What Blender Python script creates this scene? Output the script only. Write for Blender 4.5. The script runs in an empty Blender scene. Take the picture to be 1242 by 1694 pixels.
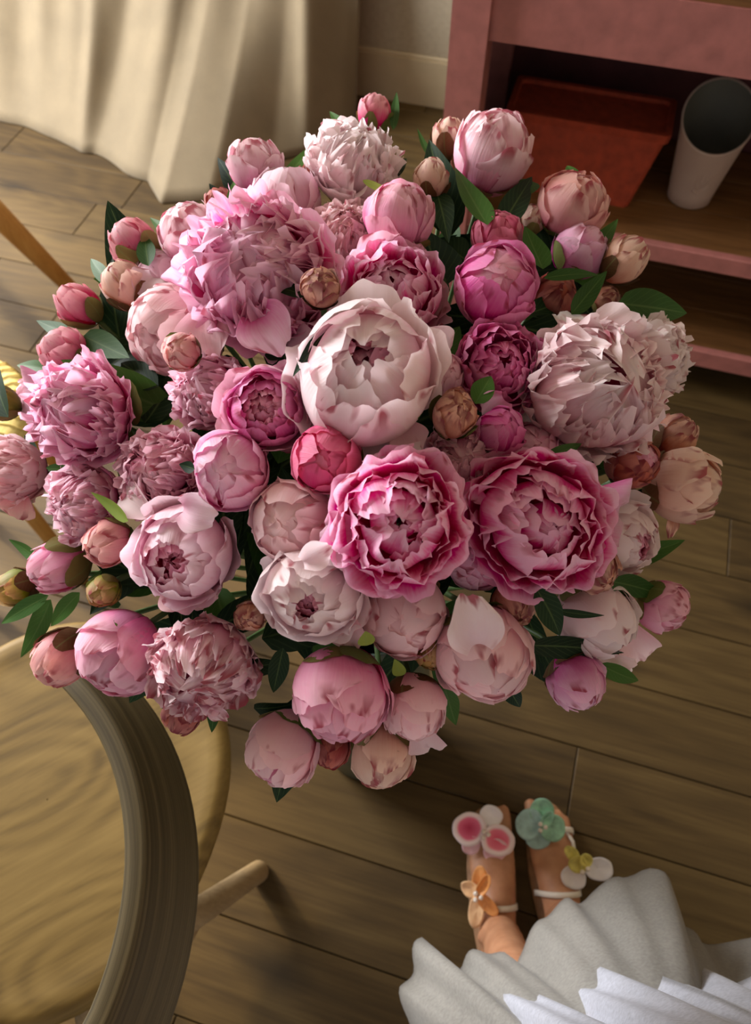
import bpy, math, random
import numpy as np
from mathutils import Vector, Matrix

random.seed(7)
S = bpy.context.scene
COL = S.collection

# ------------------------------------------------------------------ camera
F_PX = 1261.0
CX, CY = 621.0, 847.0
H = 1.5
_n = np.array([0.0, 800.0, F_PX]); _n /= np.linalg.norm(_n)
_X = np.array([7800.0, 1980.0, -1980.0 * 800.0 / F_PX]); _X /= np.linalg.norm(_X)
_U = -_n
_Y = np.cross(_U, _X)
M = np.array([_X, _Y, _U])                 # world = M @ (right, down, forward)
CAM = np.array([0.0, 0.0, H])

def ray(px, py): return M @ np.array([(px - CX) / F_PX, (py - CY) / F_PX, 1.0])
def at(px, py, d): return CAM + ray(px, py) * d
def onz(px, py, z):
    r = ray(px, py); return CAM + r * ((z - H) / r[2])
def cdir(x, y, z): return M @ np.array([x, y, z], float)      # camera-space direction (right, down, forward)

cam_d = bpy.data.cameras.new('camera'); cam = bpy.data.objects.new('camera', cam_d); COL.objects.link(cam)
cam_d.sensor_fit = 'VERTICAL'; cam_d.sensor_height = 36.0; cam_d.lens = F_PX / 1694.0 * 36.0
r_, d_, f_ = M[:, 0], M[:, 1], M[:, 2]
cam.matrix_world = Matrix(((r_[0], -d_[0], -f_[0], 0), (r_[1], -d_[1], -f_[1], 0), (r_[2], -d_[2], -f_[2], H), (0, 0, 0, 1)))
cam_d.clip_start = 0.02
cam_d.dof.use_dof = True; cam_d.dof.focus_distance = 0.55; cam_d.dof.aperture_fstop = 9.0
S.camera = cam

# ------------------------------------------------------------------ light
S.view_settings.view_transform = 'Standard'; S.view_settings.look = 'None'
S.view_settings.gamma = 1.0; S.view_settings.use_curve_mapping = False
S.view_settings.exposure = 0.22
W = bpy.data.worlds.new('world'); S.world = W; W.use_nodes = True
bg = W.node_tree.nodes['Background']; bg.inputs[0].default_value = (0.98, 0.97, 1.0, 1); bg.inputs[1].default_value = 0.42

def area(name, loc, target, sx, sy, power, col):
    l = bpy.data.lights.new(name, 'AREA'); l.shape = 'RECTANGLE'; l.size = sx; l.size_y = sy; l.energy = power; l.color = col
    o = bpy.data.objects.new(name, l); COL.objects.link(o); o.location = loc
    o.rotation_euler = (Vector(target) - Vector(loc)).to_track_quat('-Z', 'Y').to_euler(); return o
area('window_daylight', (-2.96, 1.45, 1.60), (-0.3, 0.80, 1.0), 1.5, 1.7, 225, (0.98, 0.98, 1.0))
sun_d = bpy.data.lights.new('sun', 'SUN'); sun_d.energy = 5.0; sun_d.angle = math.radians(4); sun_d.color = (1.0, 0.78, 0.42)
sun = bpy.data.objects.new('sun', sun_d); COL.objects.link(sun)
sun.rotation_euler = Vector((0.72, -0.28, -0.60)).to_track_quat('-Z', 'Y').to_euler()

# ------------------------------------------------------------------ helpers
def lin(c): return tuple(((x / 255) / 12.92 if x / 255 <= 0.04045 else ((x / 255 + 0.055) / 1.055) ** 2.4) for x in c)
def rgba(c): return lin(c) + (1.0,)

class NT:
    def __init__(s, name):
        s.m = bpy.data.materials.new(name); s.m.use_nodes = True; s.t = s.m.node_tree
        s.t.nodes.clear(); s.out = s.t.nodes.new('ShaderNodeOutputMaterial')
    def n(s, kind, **kw):
        x = s.t.nodes.new('ShaderNode' + kind)
        for k, v in kw.items():
            if k.startswith('_'): setattr(x, k[1:], v)
            else: x.inputs[k.replace('__', ' ')].default_value = v
        return x
    def l(s, a, b): s.t.links.new(a, b)
    def math(s, op, a, b=None, clamp=False):
        x = s.t.nodes.new('ShaderNodeMath'); x.operation = op; x.use_clamp = clamp
        for i, v in enumerate((a, b)):
            if v is None: continue
            if isinstance(v, (int, float)): x.inputs[i].default_value = v
            else: s.l(v, x.inputs[i])
        return x.outputs[0]
    def mix(s, f, a, b, mode='MIX'):
        x = s.t.nodes.new('ShaderNodeMix'); x.data_type = 'RGBA'; x.blend_type = mode
        for i, v in ((0, f), (6, a), (7, b)):
            if isinstance(v, (int, float)): x.inputs[i].default_value = v
            elif isinstance(v, tuple): x.inputs[i].default_value = v
            else: s.l(v, x.inputs[i])
        return x.outputs[2]
    def ramp(s, f, stops):
        x = s.t.nodes.new('ShaderNodeValToRGB'); e = x.color_ramp.elements
        while len(e) < len(stops): e.new(0.5)
        for i, (p, c) in enumerate(stops): e[i].position = p; e[i].color = c
        s.l(f, x.inputs[0]); return x.outputs[0]
    def maprange(s, v, a, b, c=0.0, d=1.0):
        x = s.t.nodes.new('ShaderNodeMapRange'); s.l(v, x.inputs[0])
        for i, k in enumerate((a, b, c, d)): x.inputs[i + 1].default_value = k
        return x.outputs[0]

def mat_petal(name, base, mid, edge, fleck=0.0, fleck_col=(165, 25, 60), trans=0.42, lo=0.15):
    t = NT(name)
    uv = t.n('UVMap'); sp = t.n('SeparateXYZ'); t.l(uv.outputs[0], sp.inputs[0])
    au = t.math('ABSOLUTE', t.math('SUBTRACT', t.math('MULTIPLY', sp.outputs[0], 2.0), 1.0)); v = sp.outputs[1]
    oi = t.n('ObjectInfo'); seed = t.math('MULTIPLY', oi.outputs['Random'], 97.0)
    def noise(su, sv, sc, det=2.0):
        mp = t.n('Mapping'); mp.inputs['Scale'].default_value = (su, sv, 1); t.l(uv.outputs[0], mp.inputs[0])
        nz = t.n('TexNoise', _noise_dimensions='4D', Scale=sc, Detail=det); t.l(mp.outputs[0], nz.inputs['Vector']); t.l(seed, nz.inputs['W']); return nz.outputs[0]
    vein = noise(14, 0.9, 2.2); blot = noise(1.6, 1.6, 1.7, 3.0)
    g = t.math('ADD', v, t.math('MULTIPLY', t.math('SUBTRACT', blot, 0.5), 0.55))
    g = t.math('ADD', g, t.math('MULTIPLY', t.math('SUBTRACT', vein, 0.5), 0.22))
    c = t.ramp(g, [(lo, rgba(base)), ((lo + .92) / 2, rgba(mid)), (0.92, rgba(edge))])
    val = t.maprange(oi.outputs['Random'], 0, 1, 0.88, 1.08)
    hsv = t.n('HueSaturation'); t.l(c, hsv.inputs['Color']); t.l(val, hsv.inputs['Value'])
    sat = t.maprange(t.math('FRACT', seed), 0, 1, 1.05, 1.4); t.l(sat, hsv.inputs['Saturation'])
    c = hsv.outputs[0]
    if fleck > 0:
        fl = noise(2.0, 1.4, 1.7, 2.0)
        em = t.math('MAXIMUM', t.maprange(v, 0.74, 0.95), t.math('MULTIPLY', t.maprange(au, 0.78, 1.0), 0.7))
        k = t.math('MULTIPLY', t.maprange(fl, 0.60 - 0.12 * fleck, 0.68 - 0.12 * fleck), em, True)
        c = t.mix(t.math('MULTIPLY', k, 0.85), c, rgba(fleck_col))
    p = t.n('BsdfPrincipled', Roughness=0.55); t.l(c, p.inputs['Base Color'])
    p.inputs['Specular IOR Level'].default_value = 0.3; p.inputs['Sheen Weight'].default_value = 0.15
    bp = t.n('Bump', Strength=0.25, Distance=0.0015); t.l(vein, bp.inputs['Height']); t.l(bp.outputs[0], p.inputs['Normal'])
    tr = t.n('BsdfTranslucent'); t.l(c, tr.inputs[0])
    mx = t.n('MixShader', Fac=trans); t.l(p.outputs[0], mx.inputs[1]); t.l(tr.outputs[0], mx.inputs[2]); t.l(mx.outputs[0], t.out.inputs[0])
    return t.m

def mat_leaf(name, a, b, rough=0.55):
    t = NT(name); uv = t.n('UVMap'); sp = t.n('SeparateXYZ'); t.l(uv.outputs[0], sp.inputs[0]); oi = t.n('ObjectInfo')
    au = t.math('ABSOLUTE', t.math('SUBTRACT', t.math('MULTIPLY', sp.outputs[0], 2.0), 1.0))
    w = t.math('ADD', t.math('MULTIPLY', sp.outputs[1], 55.0), t.math('MULTIPLY', au, -16.0))
    side = t.maprange(t.math('SINE', w), 0.7, 1.0)
    midrib = t.maprange(au, 0.0, 0.1, 1.0, 0.0)
    c = t.mix(oi.outputs['Random'], rgba(a), rgba(b))
    c = t.mix(t.math('MULTIPLY', t.math('MAXIMUM', t.math('MULTIPLY', side, 0.25), midrib), 0.35), c, rgba((120, 145, 85)))
    p = t.n('BsdfPrincipled', Roughness=rough); t.l(c, p.inputs['Base Color']); p.inputs['Specular IOR Level'].default_value = 0.14
    tr = t.n('BsdfTranslucent'); t.l(c, tr.inputs[0])
    mx = t.n('MixShader', Fac=0.2); t.l(p.outputs[0], mx.inputs[1]); t.l(tr.outputs[0], mx.inputs[2]); t.l(mx.outputs[0], t.out.inputs[0])
    return t.m

def mat_plain(name, col, rough=0.6, bump=0.0, scale=40.0, var=0.12, spec=0.4, stretch=(1, 1, 1)):
    t = NT(name); tc = t.n('TexCoord'); mp = t.n('Mapping'); mp.inputs['Scale'].default_value = stretch; t.l(tc.outputs['Object'], mp.inputs[0])
    nz = t.n('TexNoise', Scale=scale, Detail=4.0); t.l(mp.outputs[0], nz.inputs['Vector'])
    d = tuple(x * (1 - var) for x in col); b = tuple(min(255, x * (1 + var)) for x in col)
    c = t.ramp(nz.outputs[0], [(0.3, rgba(d)), (0.7, rgba(b))])
    p = t.n('BsdfPrincipled', Roughness=rough); t.l(c, p.inputs['Base Color']); p.inputs['Specular IOR Level'].default_value = spec
    if bump:
        bn = t.n('Bump', Strength=bump, Distance=0.004); t.l(nz.outputs[0], bn.inputs['Height']); t.l(bn.outputs[0], p.inputs['Normal'])
    t.l(p.outputs[0], t.out.inputs[0]); return t.m

def mat_wood(name, dark, mid, light, scale=(1.2, 14, 14), rough=0.5, knots=0.0, rand=0.5, wave=0.0, coord='Object', rot=0.0, spec=0.35):
    t = NT(name); tc = t.n('TexCoord'); oi = t.n('ObjectInfo')
    off = t.n('CombineXYZ'); t.l(t.math('MULTIPLY', oi.outputs['Random'], 31.0), off.inputs[0]); t.l(t.math('MULTIPLY', oi.outputs['Random'], 17.0), off.inputs[1])
    add = t.n('VectorMath', _operation='ADD'); rt = t.n('Mapping'); rt.inputs['Rotation'].default_value = (0, 0, rot); t.l(tc.outputs[coord], rt.inputs[0]); t.l(rt.outputs[0], add.inputs[0]); t.l(off.outputs[0], add.inputs[1])
    mp = t.n('Mapping'); mp.inputs['Scale'].default_value = scale; t.l(add.outputs[0], mp.inputs[0])
    n1 = t.n('TexNoise', Scale=2.0, Detail=6.0, Roughness=0.6, Distortion=0.6); t.l(mp.outputs[0], n1.inputs['Vector'])
    mp2 = t.n('Mapping'); mp2.inputs['Scale'].default_value = tuple(s * 7 if s > 5 else s * 2.0 for s in scale); t.l(add.outputs[0], mp2.inputs[0])
    n2 = t.n('TexNoise', Scale=2.0, Detail=3.0); t.l(mp2.outputs[0], n2.inputs['Vector'])
    f = t.math('ADD', t.math('MULTIPLY', n1.outputs[0], 0.72), t.math('MULTIPLY', n2.outputs[0], 0.28))
    if wave:
        mw = t.n('Mapping'); mw.inputs['Scale'].default_value = (scale[0] * 0.9, scale[1] * 0.35, scale[2] * 0.35); t.l(add.outputs[0], mw.inputs[0])
        nw = t.n('TexNoise', Scale=1.0, Detail=1.0); t.l(mw.outputs[0], nw.inputs['Vector'])
        rings = t.math('MULTIPLY', t.math('SINE', t.math('MULTIPLY', nw.outputs[0], 90.0)), wave)
        f = t.math('ADD', f, rings)
    if rand: f = t.math('ADD', f, t.math('MULTIPLY', t.math('SUBTRACT', oi.outputs['Random'], 0.5), 0.22 * rand))
    c = t.ramp(f, [(0.32, rgba(dark)), (0.5, rgba(mid)), (0.68, rgba(light))])
    if knots:
        kp = t.n('Mapping'); kp.inputs['Scale'].default_value = (2.6, 5.0, 1); t.l(add.outputs[0], kp.inputs[0])
        vo = t.n('TexVoronoi', Scale=1.0); t.l(kp.outputs[0], vo.inputs['Vector'])
        k = t.maprange(vo.outputs['Distance'], 0.06, 0.22, knots, 0.0)
        c = t.mix(k, c, rgba(tuple(x * 0.45 for x in dark)))
    p = t.n('BsdfPrincipled', Roughness=rough); t.l(c, p.inputs['Base Color']); p.inputs['Specular IOR Level'].default_value = spec
    bn = t.n('Bump', Strength=0.15, Distance=0.002); t.l(f, bn.inputs['Height']); t.l(bn.outputs[0], p.inputs['Normal'])
    t.l(p.outputs[0], t.out.inputs[0]); return t.m

def mat_cloth(name, col, sheer=0.0, trans=0.35, weave=900.0, rough=0.8):
    t = NT(name); tc = t.n('TexCoord')
    nz = t.n('TexNoise', Scale=weave, Detail=2.0); t.l(tc.outputs['Object'], nz.inputs['Vector'])
    n2 = t.n('TexNoise', Scale=9.0, Detail=3.0); t.l(tc.outputs['Object'], n2.inputs['Vector'])
    f = t.math('ADD', t.math('MULTIPLY', nz.outputs[0], 0.6), t.math('MULTIPLY', n2.outputs[0], 0.4))
    c = t.ramp(f, [(0.3, rgba(tuple(x * 0.88 for x in col))), (0.7, rgba(tuple(min(255, x * 1.06) for x in col)))])
    p = t.n('BsdfPrincipled', Roughness=rough); t.l(c, p.inputs['Base Color']); p.inputs['Sheen Weight'].default_value = 0.2
    bn = t.n('Bump', Strength=0.2, Distance=0.001); t.l(nz.outputs[0], bn.inputs['Height']); t.l(bn.outputs[0], p.inputs['Normal'])
    tr = t.n('BsdfTranslucent'); t.l(c, tr.inputs[0])
    mx = t.n('MixShader', Fac=trans); t.l(p.outputs[0], mx.inputs[1]); t.l(tr.outputs[0], mx.inputs[2])
    o = mx.outputs[0]
    if sheer:
        ts = t.n('BsdfTransparent'); m2 = t.n('MixShader', Fac=sheer); t.l(o, m2.inputs[1]); t.l(ts.outputs[0], m2.inputs[2]); o = m2.outputs[0]
    t.l(o, t.out.inputs[0]); return t.m

# ---- mesh collectors
class MB:
    """collects geometry (world coordinates) for one mesh object"""
    def __init__(s): s.v = []; s.f = []; s.uv = []
    def grid(s, P, uv=None, closed_u=False):
        nv, nu = P.shape[:2]; b = len(s.v)
        s.v += [tuple(p) for p in P.reshape(-1, 3)]
        if uv is None: uv = [(i / max(1, nu - 1), j / max(1, nv - 1)) for j in range(nv) for i in range(nu)]
        s.uv += list(uv)
        for j in range(nv - 1):
            for i in range(nu if closed_u else nu - 1):
                k = (i + 1) % nu
                s.f.append((b + j * nu + i, b + j * nu + k, b + (j + 1) * nu + k, b + (j + 1) * nu + i))
    def box(s, lo, hi, bev=0.0):
        (x0, y0, z0), (x1, y1, z1) = lo, hi; b = len(s.v)
        if bev <= 0:
            s.v += [(x0, y0, z0), (x1, y0, z0), (x1, y1, z0), (x0, y1, z0), (x0, y0, z1), (x1, y0, z1), (x1, y1, z1), (x0, y1, z1)]
            s.f += [tuple(b + i for i in q) for q in ((3, 2, 1, 0), (4, 5, 6, 7), (0, 1, 5, 4), (1, 2, 6, 5), (2, 3, 7, 6), (3, 0, 4, 7))]
            s.uv += [(0, 0)] * 8; return
        e = bev
        rows = [(x0, y0, x1, y1, z0), (x0, y0, x1, y1, z1 - e), (x0 + e, y0 + e, x1 - e, y1 - e, z1)]
        for (a, c, d, g, z) in rows: s.v += [(a, c, z), (d, c, z), (d, g, z), (a, g, z)]
        s.uv += [(0, 0)] * 12
        s.f.append((b + 3, b + 2, b + 1, b)); s.f.append((b + 8, b + 9, b + 10, b + 11))
        for r in (0, 4):
            for i in range(4):
                k = (i + 1) % 4; s.f.append((b + r + i, b + r + k, b + r + 4 + k, b + r + 4 + i))
    def tube(s, pts, rad, n=10, cap=True, flat=None):
        pts = [np.array(p, float) for p in pts]; m = len(pts)
        rad = [rad] * m if isinstance(rad, (int, float)) else rad
        up = np.array([0.31, 0.17, 0.93]); rows = []; pe = None
        for i, p in enumerate(pts):
            d = pts[min(m - 1, i + 1)] - pts[max(0, i - 1)]; d = d / (np.linalg.norm(d) + 1e-9)
            e = pe if pe is not None else up
            e = e - d * np.dot(e, d)
            if np.linalg.norm(e) < 1e-3: e = np.cross(d, [1, 0, 0.2])
            e /= np.linalg.norm(e); pe = e; g = np.cross(d, e)
            rows.append([p + rad[i] * (math.cos(a) * e + math.sin(a) * g) for a in np.linspace(0, 2 * math.pi, n, endpoint=False)])
        b = len(s.v); s.grid(np.array(rows), closed_u=True)
        if cap:
            s.f.append(tuple(b + i for i in range(n))[::-1]); s.f.append(tuple(b + (m - 1) * n + i for i in range(n)))
    def lathe(s, prof, c, n=40):
        c = np.array(c, float)
        rows = [[c + np.array([r * math.cos(a), r * math.sin(a), z]) for a in np.linspace(0, 2 * math.pi, n, endpoint=False)] for r, z in prof]
        s.grid(np.array(rows), closed_u=True)
    def ball(s, c, r, n=8):
        prof = [(r * math.sin(a) + 1e-5, -r * math.cos(a)) for a in np.linspace(0, math.pi, n)]
        s.lathe(prof, c, n * 2 - 4 if n > 6 else 10)
    def build(s, name, mat, parent=None, origin=None, smooth=True, solid=0.0):
        if parent is not None: origin = parent['_o'] if '_o' in parent else (0, 0, 0)
        o_ = np.array(origin if origin is not None else (0, 0, 0), float)
        me = bpy.data.meshes.new(name); me.from_pydata([tuple(np.array(p) - o_) for p in s.v], [], s.f)
        if s.uv and len(s.uv) == len(s.v):
            ul = me.uv_layers.new(name='UVMap'); li = np.zeros(len(me.loops), dtype=np.int32); me.loops.foreach_get('vertex_index', li)
            ul.data.foreach_set('uv', np.array(s.uv, dtype=np.float32)[li].ravel())
        if smooth: me.polygons.foreach_set('use_smooth', [True] * len(me.polygons))
        me.update()
        ob = bpy.data.objects.new(name, me); COL.objects.link(ob); me.materials.append(mat)
        ob['_o'] = [float(x) for x in o_]
        if parent is not None: ob.parent = parent
        else: ob.location = o_
        if solid:
            m = ob.modifiers.new('thickness', 'SOLIDIFY'); m.thickness = solid; m.offset = 0
        return ob

def empty(name, loc):
    o = bpy.data.objects.new(name, None); COL.objects.link(o); o.location = loc; o.empty_display_size = 0.02
    o['_o'] = [float(x) for x in loc]; return o
def sub_empty(name, parent):
    o = bpy.data.objects.new(name, None); COL.objects.link(o); o.parent = parent; o['_o'] = list(parent['_o']); o.empty_display_size = 0.01; return o
def tag(o, label, cat, group=None):
    o['label'] = label; o['category'] = cat
    if group: o['group'] = group
    return o
def struct(o): o['kind'] = 'structure'; return o
def flat_shade(o):
    o.data.polygons.foreach_set('use_smooth', [False] * len(o.data.polygons)); return o

# ------------------------------------------------------------------ materials
MAT = dict(
    plank=mat_wood('floor_oak', (58, 44, 23), (75, 58, 31), (88, 70, 39), (1.1, 11, 11), 0.62, knots=0.6, rand=0.9, wave=0.035, spec=.22),
    gap=mat_plain('floor_gap', (34, 26, 18), 0.9),
    wall=mat_plain('wall_paint', (170, 157, 134), 0.85, 0.1, 60, 0.03),
    white_trim=mat_plain('trim_paint', (184, 167, 136), 0.5, 0.0, 20, 0.02),
    pink=mat_plain('pink_paint', (176, 112, 106), 0.5, 0.12, 30, 0.06, stretch=(1, 1, 1)),
    cab_in_shade=mat_plain('cabinet_inside_shade', (86, 44, 46), 0.75, 0.0, 14, 0.1),  # shadow inside the console put into the colour of its inner panels
    shelf=mat_wood('shelf_wood', (92, 62, 34), (122, 84, 48), (140, 100, 60), (1.5, 12, 12), 0.5),
    terracotta=mat_plain('terracotta', (160, 62, 36), 0.8, 0.15, 50, 0.1),
    dark_soil_fill=mat_plain('dark_soil_fill', (58, 38, 26), 0.95, 0.8, 90, 0.4),
    ceramic=mat_plain('white_ceramic', (186, 162, 148), 0.55, 0.0, 12, 0.03),
    cup_in=mat_plain('cup_inside_grey', (92, 90, 80), 0.7, 0.0, 12, 0.06),
    curtain=mat_cloth('curtain_cloth', (160, 143, 113), 0.0, 0.4, 700),
    seat=mat_wood('seat_oak', (98, 77, 36), (124, 99, 50), (138, 112, 60), (2.2, 13, 13), 0.6, rand=0.2, wave=0.07, rot=-.82, spec=.25),
    rail=mat_wood('weathered_oak', (58, 49, 30), (80, 69, 44), (104, 91, 62), (14, 1.2, 1), 0.65, rand=0.2, coord='UV', spec=.25),
    leg=mat_wood('leg_oak', (138, 116, 84), (164, 140, 104), (182, 158, 120), (14, 14, 1.6), 0.55, rand=0.2),
    honey=mat_wood('honey_wood', (176, 124, 60), (200, 148, 78), (214, 164, 94), (14, 14, 2), 0.5, rand=0.2),
    straw=mat_wood('woven_straw', (204, 180, 108), (230, 210, 136), (244, 228, 164), (26, 3, 26), 0.6, rand=0.4),
    vase=mat_plain('vase_glaze', (70, 82, 74), 0.3, 0.0, 9, 0.06),
    skin=None, organza=mat_cloth('organza_grey_white', (172, 168, 160), 0.10, 0.35, 260),
    organza_white=mat_cloth('organza_white', (214, 216, 226), 0.04, 0.3, 260),
    strap=mat_plain('white_strap', (232, 224, 212), 0.45, 0.0, 30, 0.03),
    sole=mat_plain('tan_sole', (150, 112, 80), 0.6, 0.1, 50, 0.1),
    stem=mat_plain('stem_green', (66, 92, 46), 0.5, 0.0, 60, 0.15),
    stem_brown=mat_plain('stem_brown', (74, 56, 38), 0.6, 0.0, 60, 0.15),
    leaf=mat_leaf('leaf_green', (44, 76, 32), (72, 110, 46)),
    leaf_dark=mat_leaf('leaf_dark', (20, 38, 24), (34, 56, 32)),
    leaf_lime=mat_leaf('leaf_lime', (122, 142, 58), (150, 160, 74)),
    sepal=mat_leaf('sepal_green', (92, 106, 52), (130, 112, 66), 0.5),
    sepal_dark=mat_leaf('sepal_brown', (86, 62, 40), (116, 72, 48), 0.5),
    pearl=mat_plain('pearl', (236, 226, 214), 0.15, 0.0, 10, 0.02),
    glass=None,
)
def mat_skin():
    t = NT('skin'); tc = t.n('TexCoord'); nz = t.n('TexNoise', Scale=35.0, Detail=3.0); t.l(tc.outputs['Object'], nz.inputs['Vector'])
    c = t.ramp(nz.outputs[0], [(0.3, rgba((176, 122, 88))), (0.7, rgba((202, 148, 112)))])
    p = t.n('BsdfPrincipled', Roughness=0.5); t.l(c, p.inputs['Base Color']); p.inputs['Subsurface Weight'].default_value = 0.1
    p.inputs['Subsurface Radius'].default_value = (0.01, 0.004, 0.002); t.l(p.outputs[0], t.out.inputs[0]); return t.m
MAT['skin'] = mat_skin()
def mat_glass():
    t = NT('window_glass'); tr = t.n('BsdfTransparent'); gl = t.n('BsdfGlossy', Roughness=0.02); m = t.n('MixShader', Fac=0.06)
    t.l(tr.outputs[0], m.inputs[1]); t.l(gl.outputs[0], m.inputs[2]); t.l(m.outputs[0], t.out.inputs[0]); return t.m
MAT['glass'] = mat_glass()

PAL = dict(  #        base            mid              edge
    pink=mat_petal('petal_pink', (224, 84, 160), (242, 150, 198), (254, 218, 234), 0.15),
    hot=mat_petal('petal_hot', (214, 26, 118), (236, 88, 164), (255, 214, 234), 0.05, lo=0.38),
    magenta=mat_petal('petal_magenta', (196, 40, 122), (222, 98, 168), (242, 172, 210), 0.4),
    pinkpale=mat_petal('petal_pinkpale', (230, 116, 172), (243, 172, 204), (253, 222, 232), 0.15),
    pale=mat_petal('petal_pale', (244, 206, 214), (250, 228, 232), (255, 243, 244), 0.15, lo=0.0),
    pale_heart=mat_petal('petal_pale_heart', (226, 104, 148), (250, 210, 220), (255, 240, 242), 0.2),
    blush=mat_petal('petal_blush', (238, 174, 194), (249, 209, 217), (253, 227, 229), 0.25, lo=0.0),
    blushpink=mat_petal('petal_blushpink', (230, 130, 178), (246, 176, 208), (253, 212, 226), 0.6),
    lilac=mat_petal('petal_lilac', (218, 118, 172), (238, 172, 210), (250, 214, 232), 0.3),
    lilacpale=mat_petal('petal_lilacpale', (218, 122, 164), (246, 204, 220), (254, 232, 240), 0.15),
    pinkwhite=mat_petal('petal_pinkwhite', (228, 116, 164), (248, 196, 216), (255, 234, 238), 0.9),
    heart=mat_petal('petal_heart', (192, 34, 100), (226, 104, 154), (250, 200, 218), 0.3, lo=0.1),
    salmon=mat_petal('petal_salmon', (222, 96, 142), (232, 122, 160), (240, 156, 182), 0.35),
    rose=mat_petal('petal_rose', (208, 74, 120), (234, 136, 166), (250, 204, 210), 0.65),
    deep=mat_petal('petal_deep', (186, 68, 106), (214, 112, 146), (228, 150, 170), 0.7),
    cream=mat_petal('petal_cream', (220, 158, 142), (242, 208, 192), (250, 228, 214), 0.9),
    peach=mat_petal('petal_peach', (222, 116, 140), (244, 182, 188), (252, 214, 208), 0.7),
    rust=mat_petal('petal_rust', (158, 72, 80), (208, 150, 136), (238, 202, 184), 1.2, (138, 26, 56)),
    dusky=mat_petal('petal_dusky', (134, 58, 70), (184, 106, 108), (214, 152, 142), 1.1, (128, 22, 50)),
    green=mat_petal('petal_green', (110, 120, 50), (158, 160, 76), (214, 182, 140), 0.5),
)

# ------------------------------------------------------------------ the room
YW = 2.60                       # back wall
XL, XR, YF = -3.05, 1.75, -1.30
fl = MB(); fl.box((XL, YF, -0.03), (XR, YW, -0.012)); floor = struct(fl.build('floor', MAT['gap'], smooth=False))
PW = 0.1565; rng = random.Random(3)
row0 = 0.349 - 11 * PW
k = 0
while row0 + k * PW < YW:
    y0 = max(YF, row0 + k * PW); y1 = min(YW, row0 + (k + 1) * PW)
    if y1 - y0 > 0.02:
        x = XL - rng.uniform(0.0, 1.2)
        if k == 11: x = 0.26 - 3 * 1.25
        while x < XR:
            a, b = max(XL, x), min(XR, x + 1.25)
            if b - a > 0.03:
                m = MB(); cx_, cy_ = (a + b) / 2, (y0 + y1) / 2
                m.box((a + .0008, y0 + .0008, -0.012), (b - .0008, y1 - .0008, 0.0), 0.0016)
                p = m.build('plank', MAT['plank'], floor, smooth=False)
                me = p.data
                for v in me.vertices: v.co.x -= cx_; v.co.y -= cy_
                p.location = (cx_, cy_, 0)
            x += 1.25
    k += 1

wb = MB(); wb.box((XL - .1, YW, 0), (XR, YW + .1, 2.6)); wall_back = struct(wb.build('wall_back', MAT['wall'], smooth=False))
bb = MB(); bb.box((XL, YW - .018, 0), (XR, YW, 0.15), 0.0); bb.box((XL, YW - .012, 0.15), (XR, YW, 0.163), 0.004)
struct(bb.build('baseboard_back', MAT['white_trim'], smooth=False))
# left wall with a tall window
wy0, wy1, wz0, wz1 = 0.60, 2.30, 0.60, 2.45
wl = MB()
wl.box((XL - .1, YF, 0), (XL, wy0, 2.6)); wl.box((XL - .1, wy1, 0), (XL, YW, 2.6))
wl.box((XL - .1, wy0, 0), (XL, wy1, wz0)); wl.box((XL - .1, wy0, wz1), (XL, wy1, 2.6))
struct(wl.build('wall_left', MAT['wall'], smooth=False))
cl = MB(); cl.box((XL - .1, YF, 2.6), (XR + .1, YW + .1, 2.7)); struct(cl.build('ceiling', MAT['wall'], smooth=False))
wr = MB(); wr.box((XR, YF, 0), (XR + .1, YW + .1, 2.6)); struct(wr.build('wall_right', MAT['wall'], smooth=False))
wf = MB()
for (a, b, c, d) in ((wy0, wy0 + .05, wz0, wz1), (wy1 - .05, wy1, wz0, wz1), (wy0, wy1, wz0, wz0 + .05), (wy0, wy1, wz1 - .05, wz1), ((wy0 + wy1) / 2 - .025, (wy0 + wy1) / 2 + .025, wz0, wz1)):
    wf.box((XL - .07, a, c), (XL - .03, b, d))
win = struct(wf.build('window_1', MAT['white_trim'], smooth=False))
for (a, b) in ((wy0 + .05, (wy0 + wy1) / 2 - .025), ((wy0 + wy1) / 2 + .025, wy1 - .05)):
    g = MB(); g.box((XL - .053, a, wz0 + .05), (XL - .049, b, wz1 - .05)); g.build('pane', MAT['glass'], win, smooth=False)
ws = MB(); ws.box((XL - .03, wy0 - .05, wz0 - .03), (XL + .12, wy1 + .05, wz0), 0.006); ws.build('window_sill', MAT['white_trim'], win, smooth=False)

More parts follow.
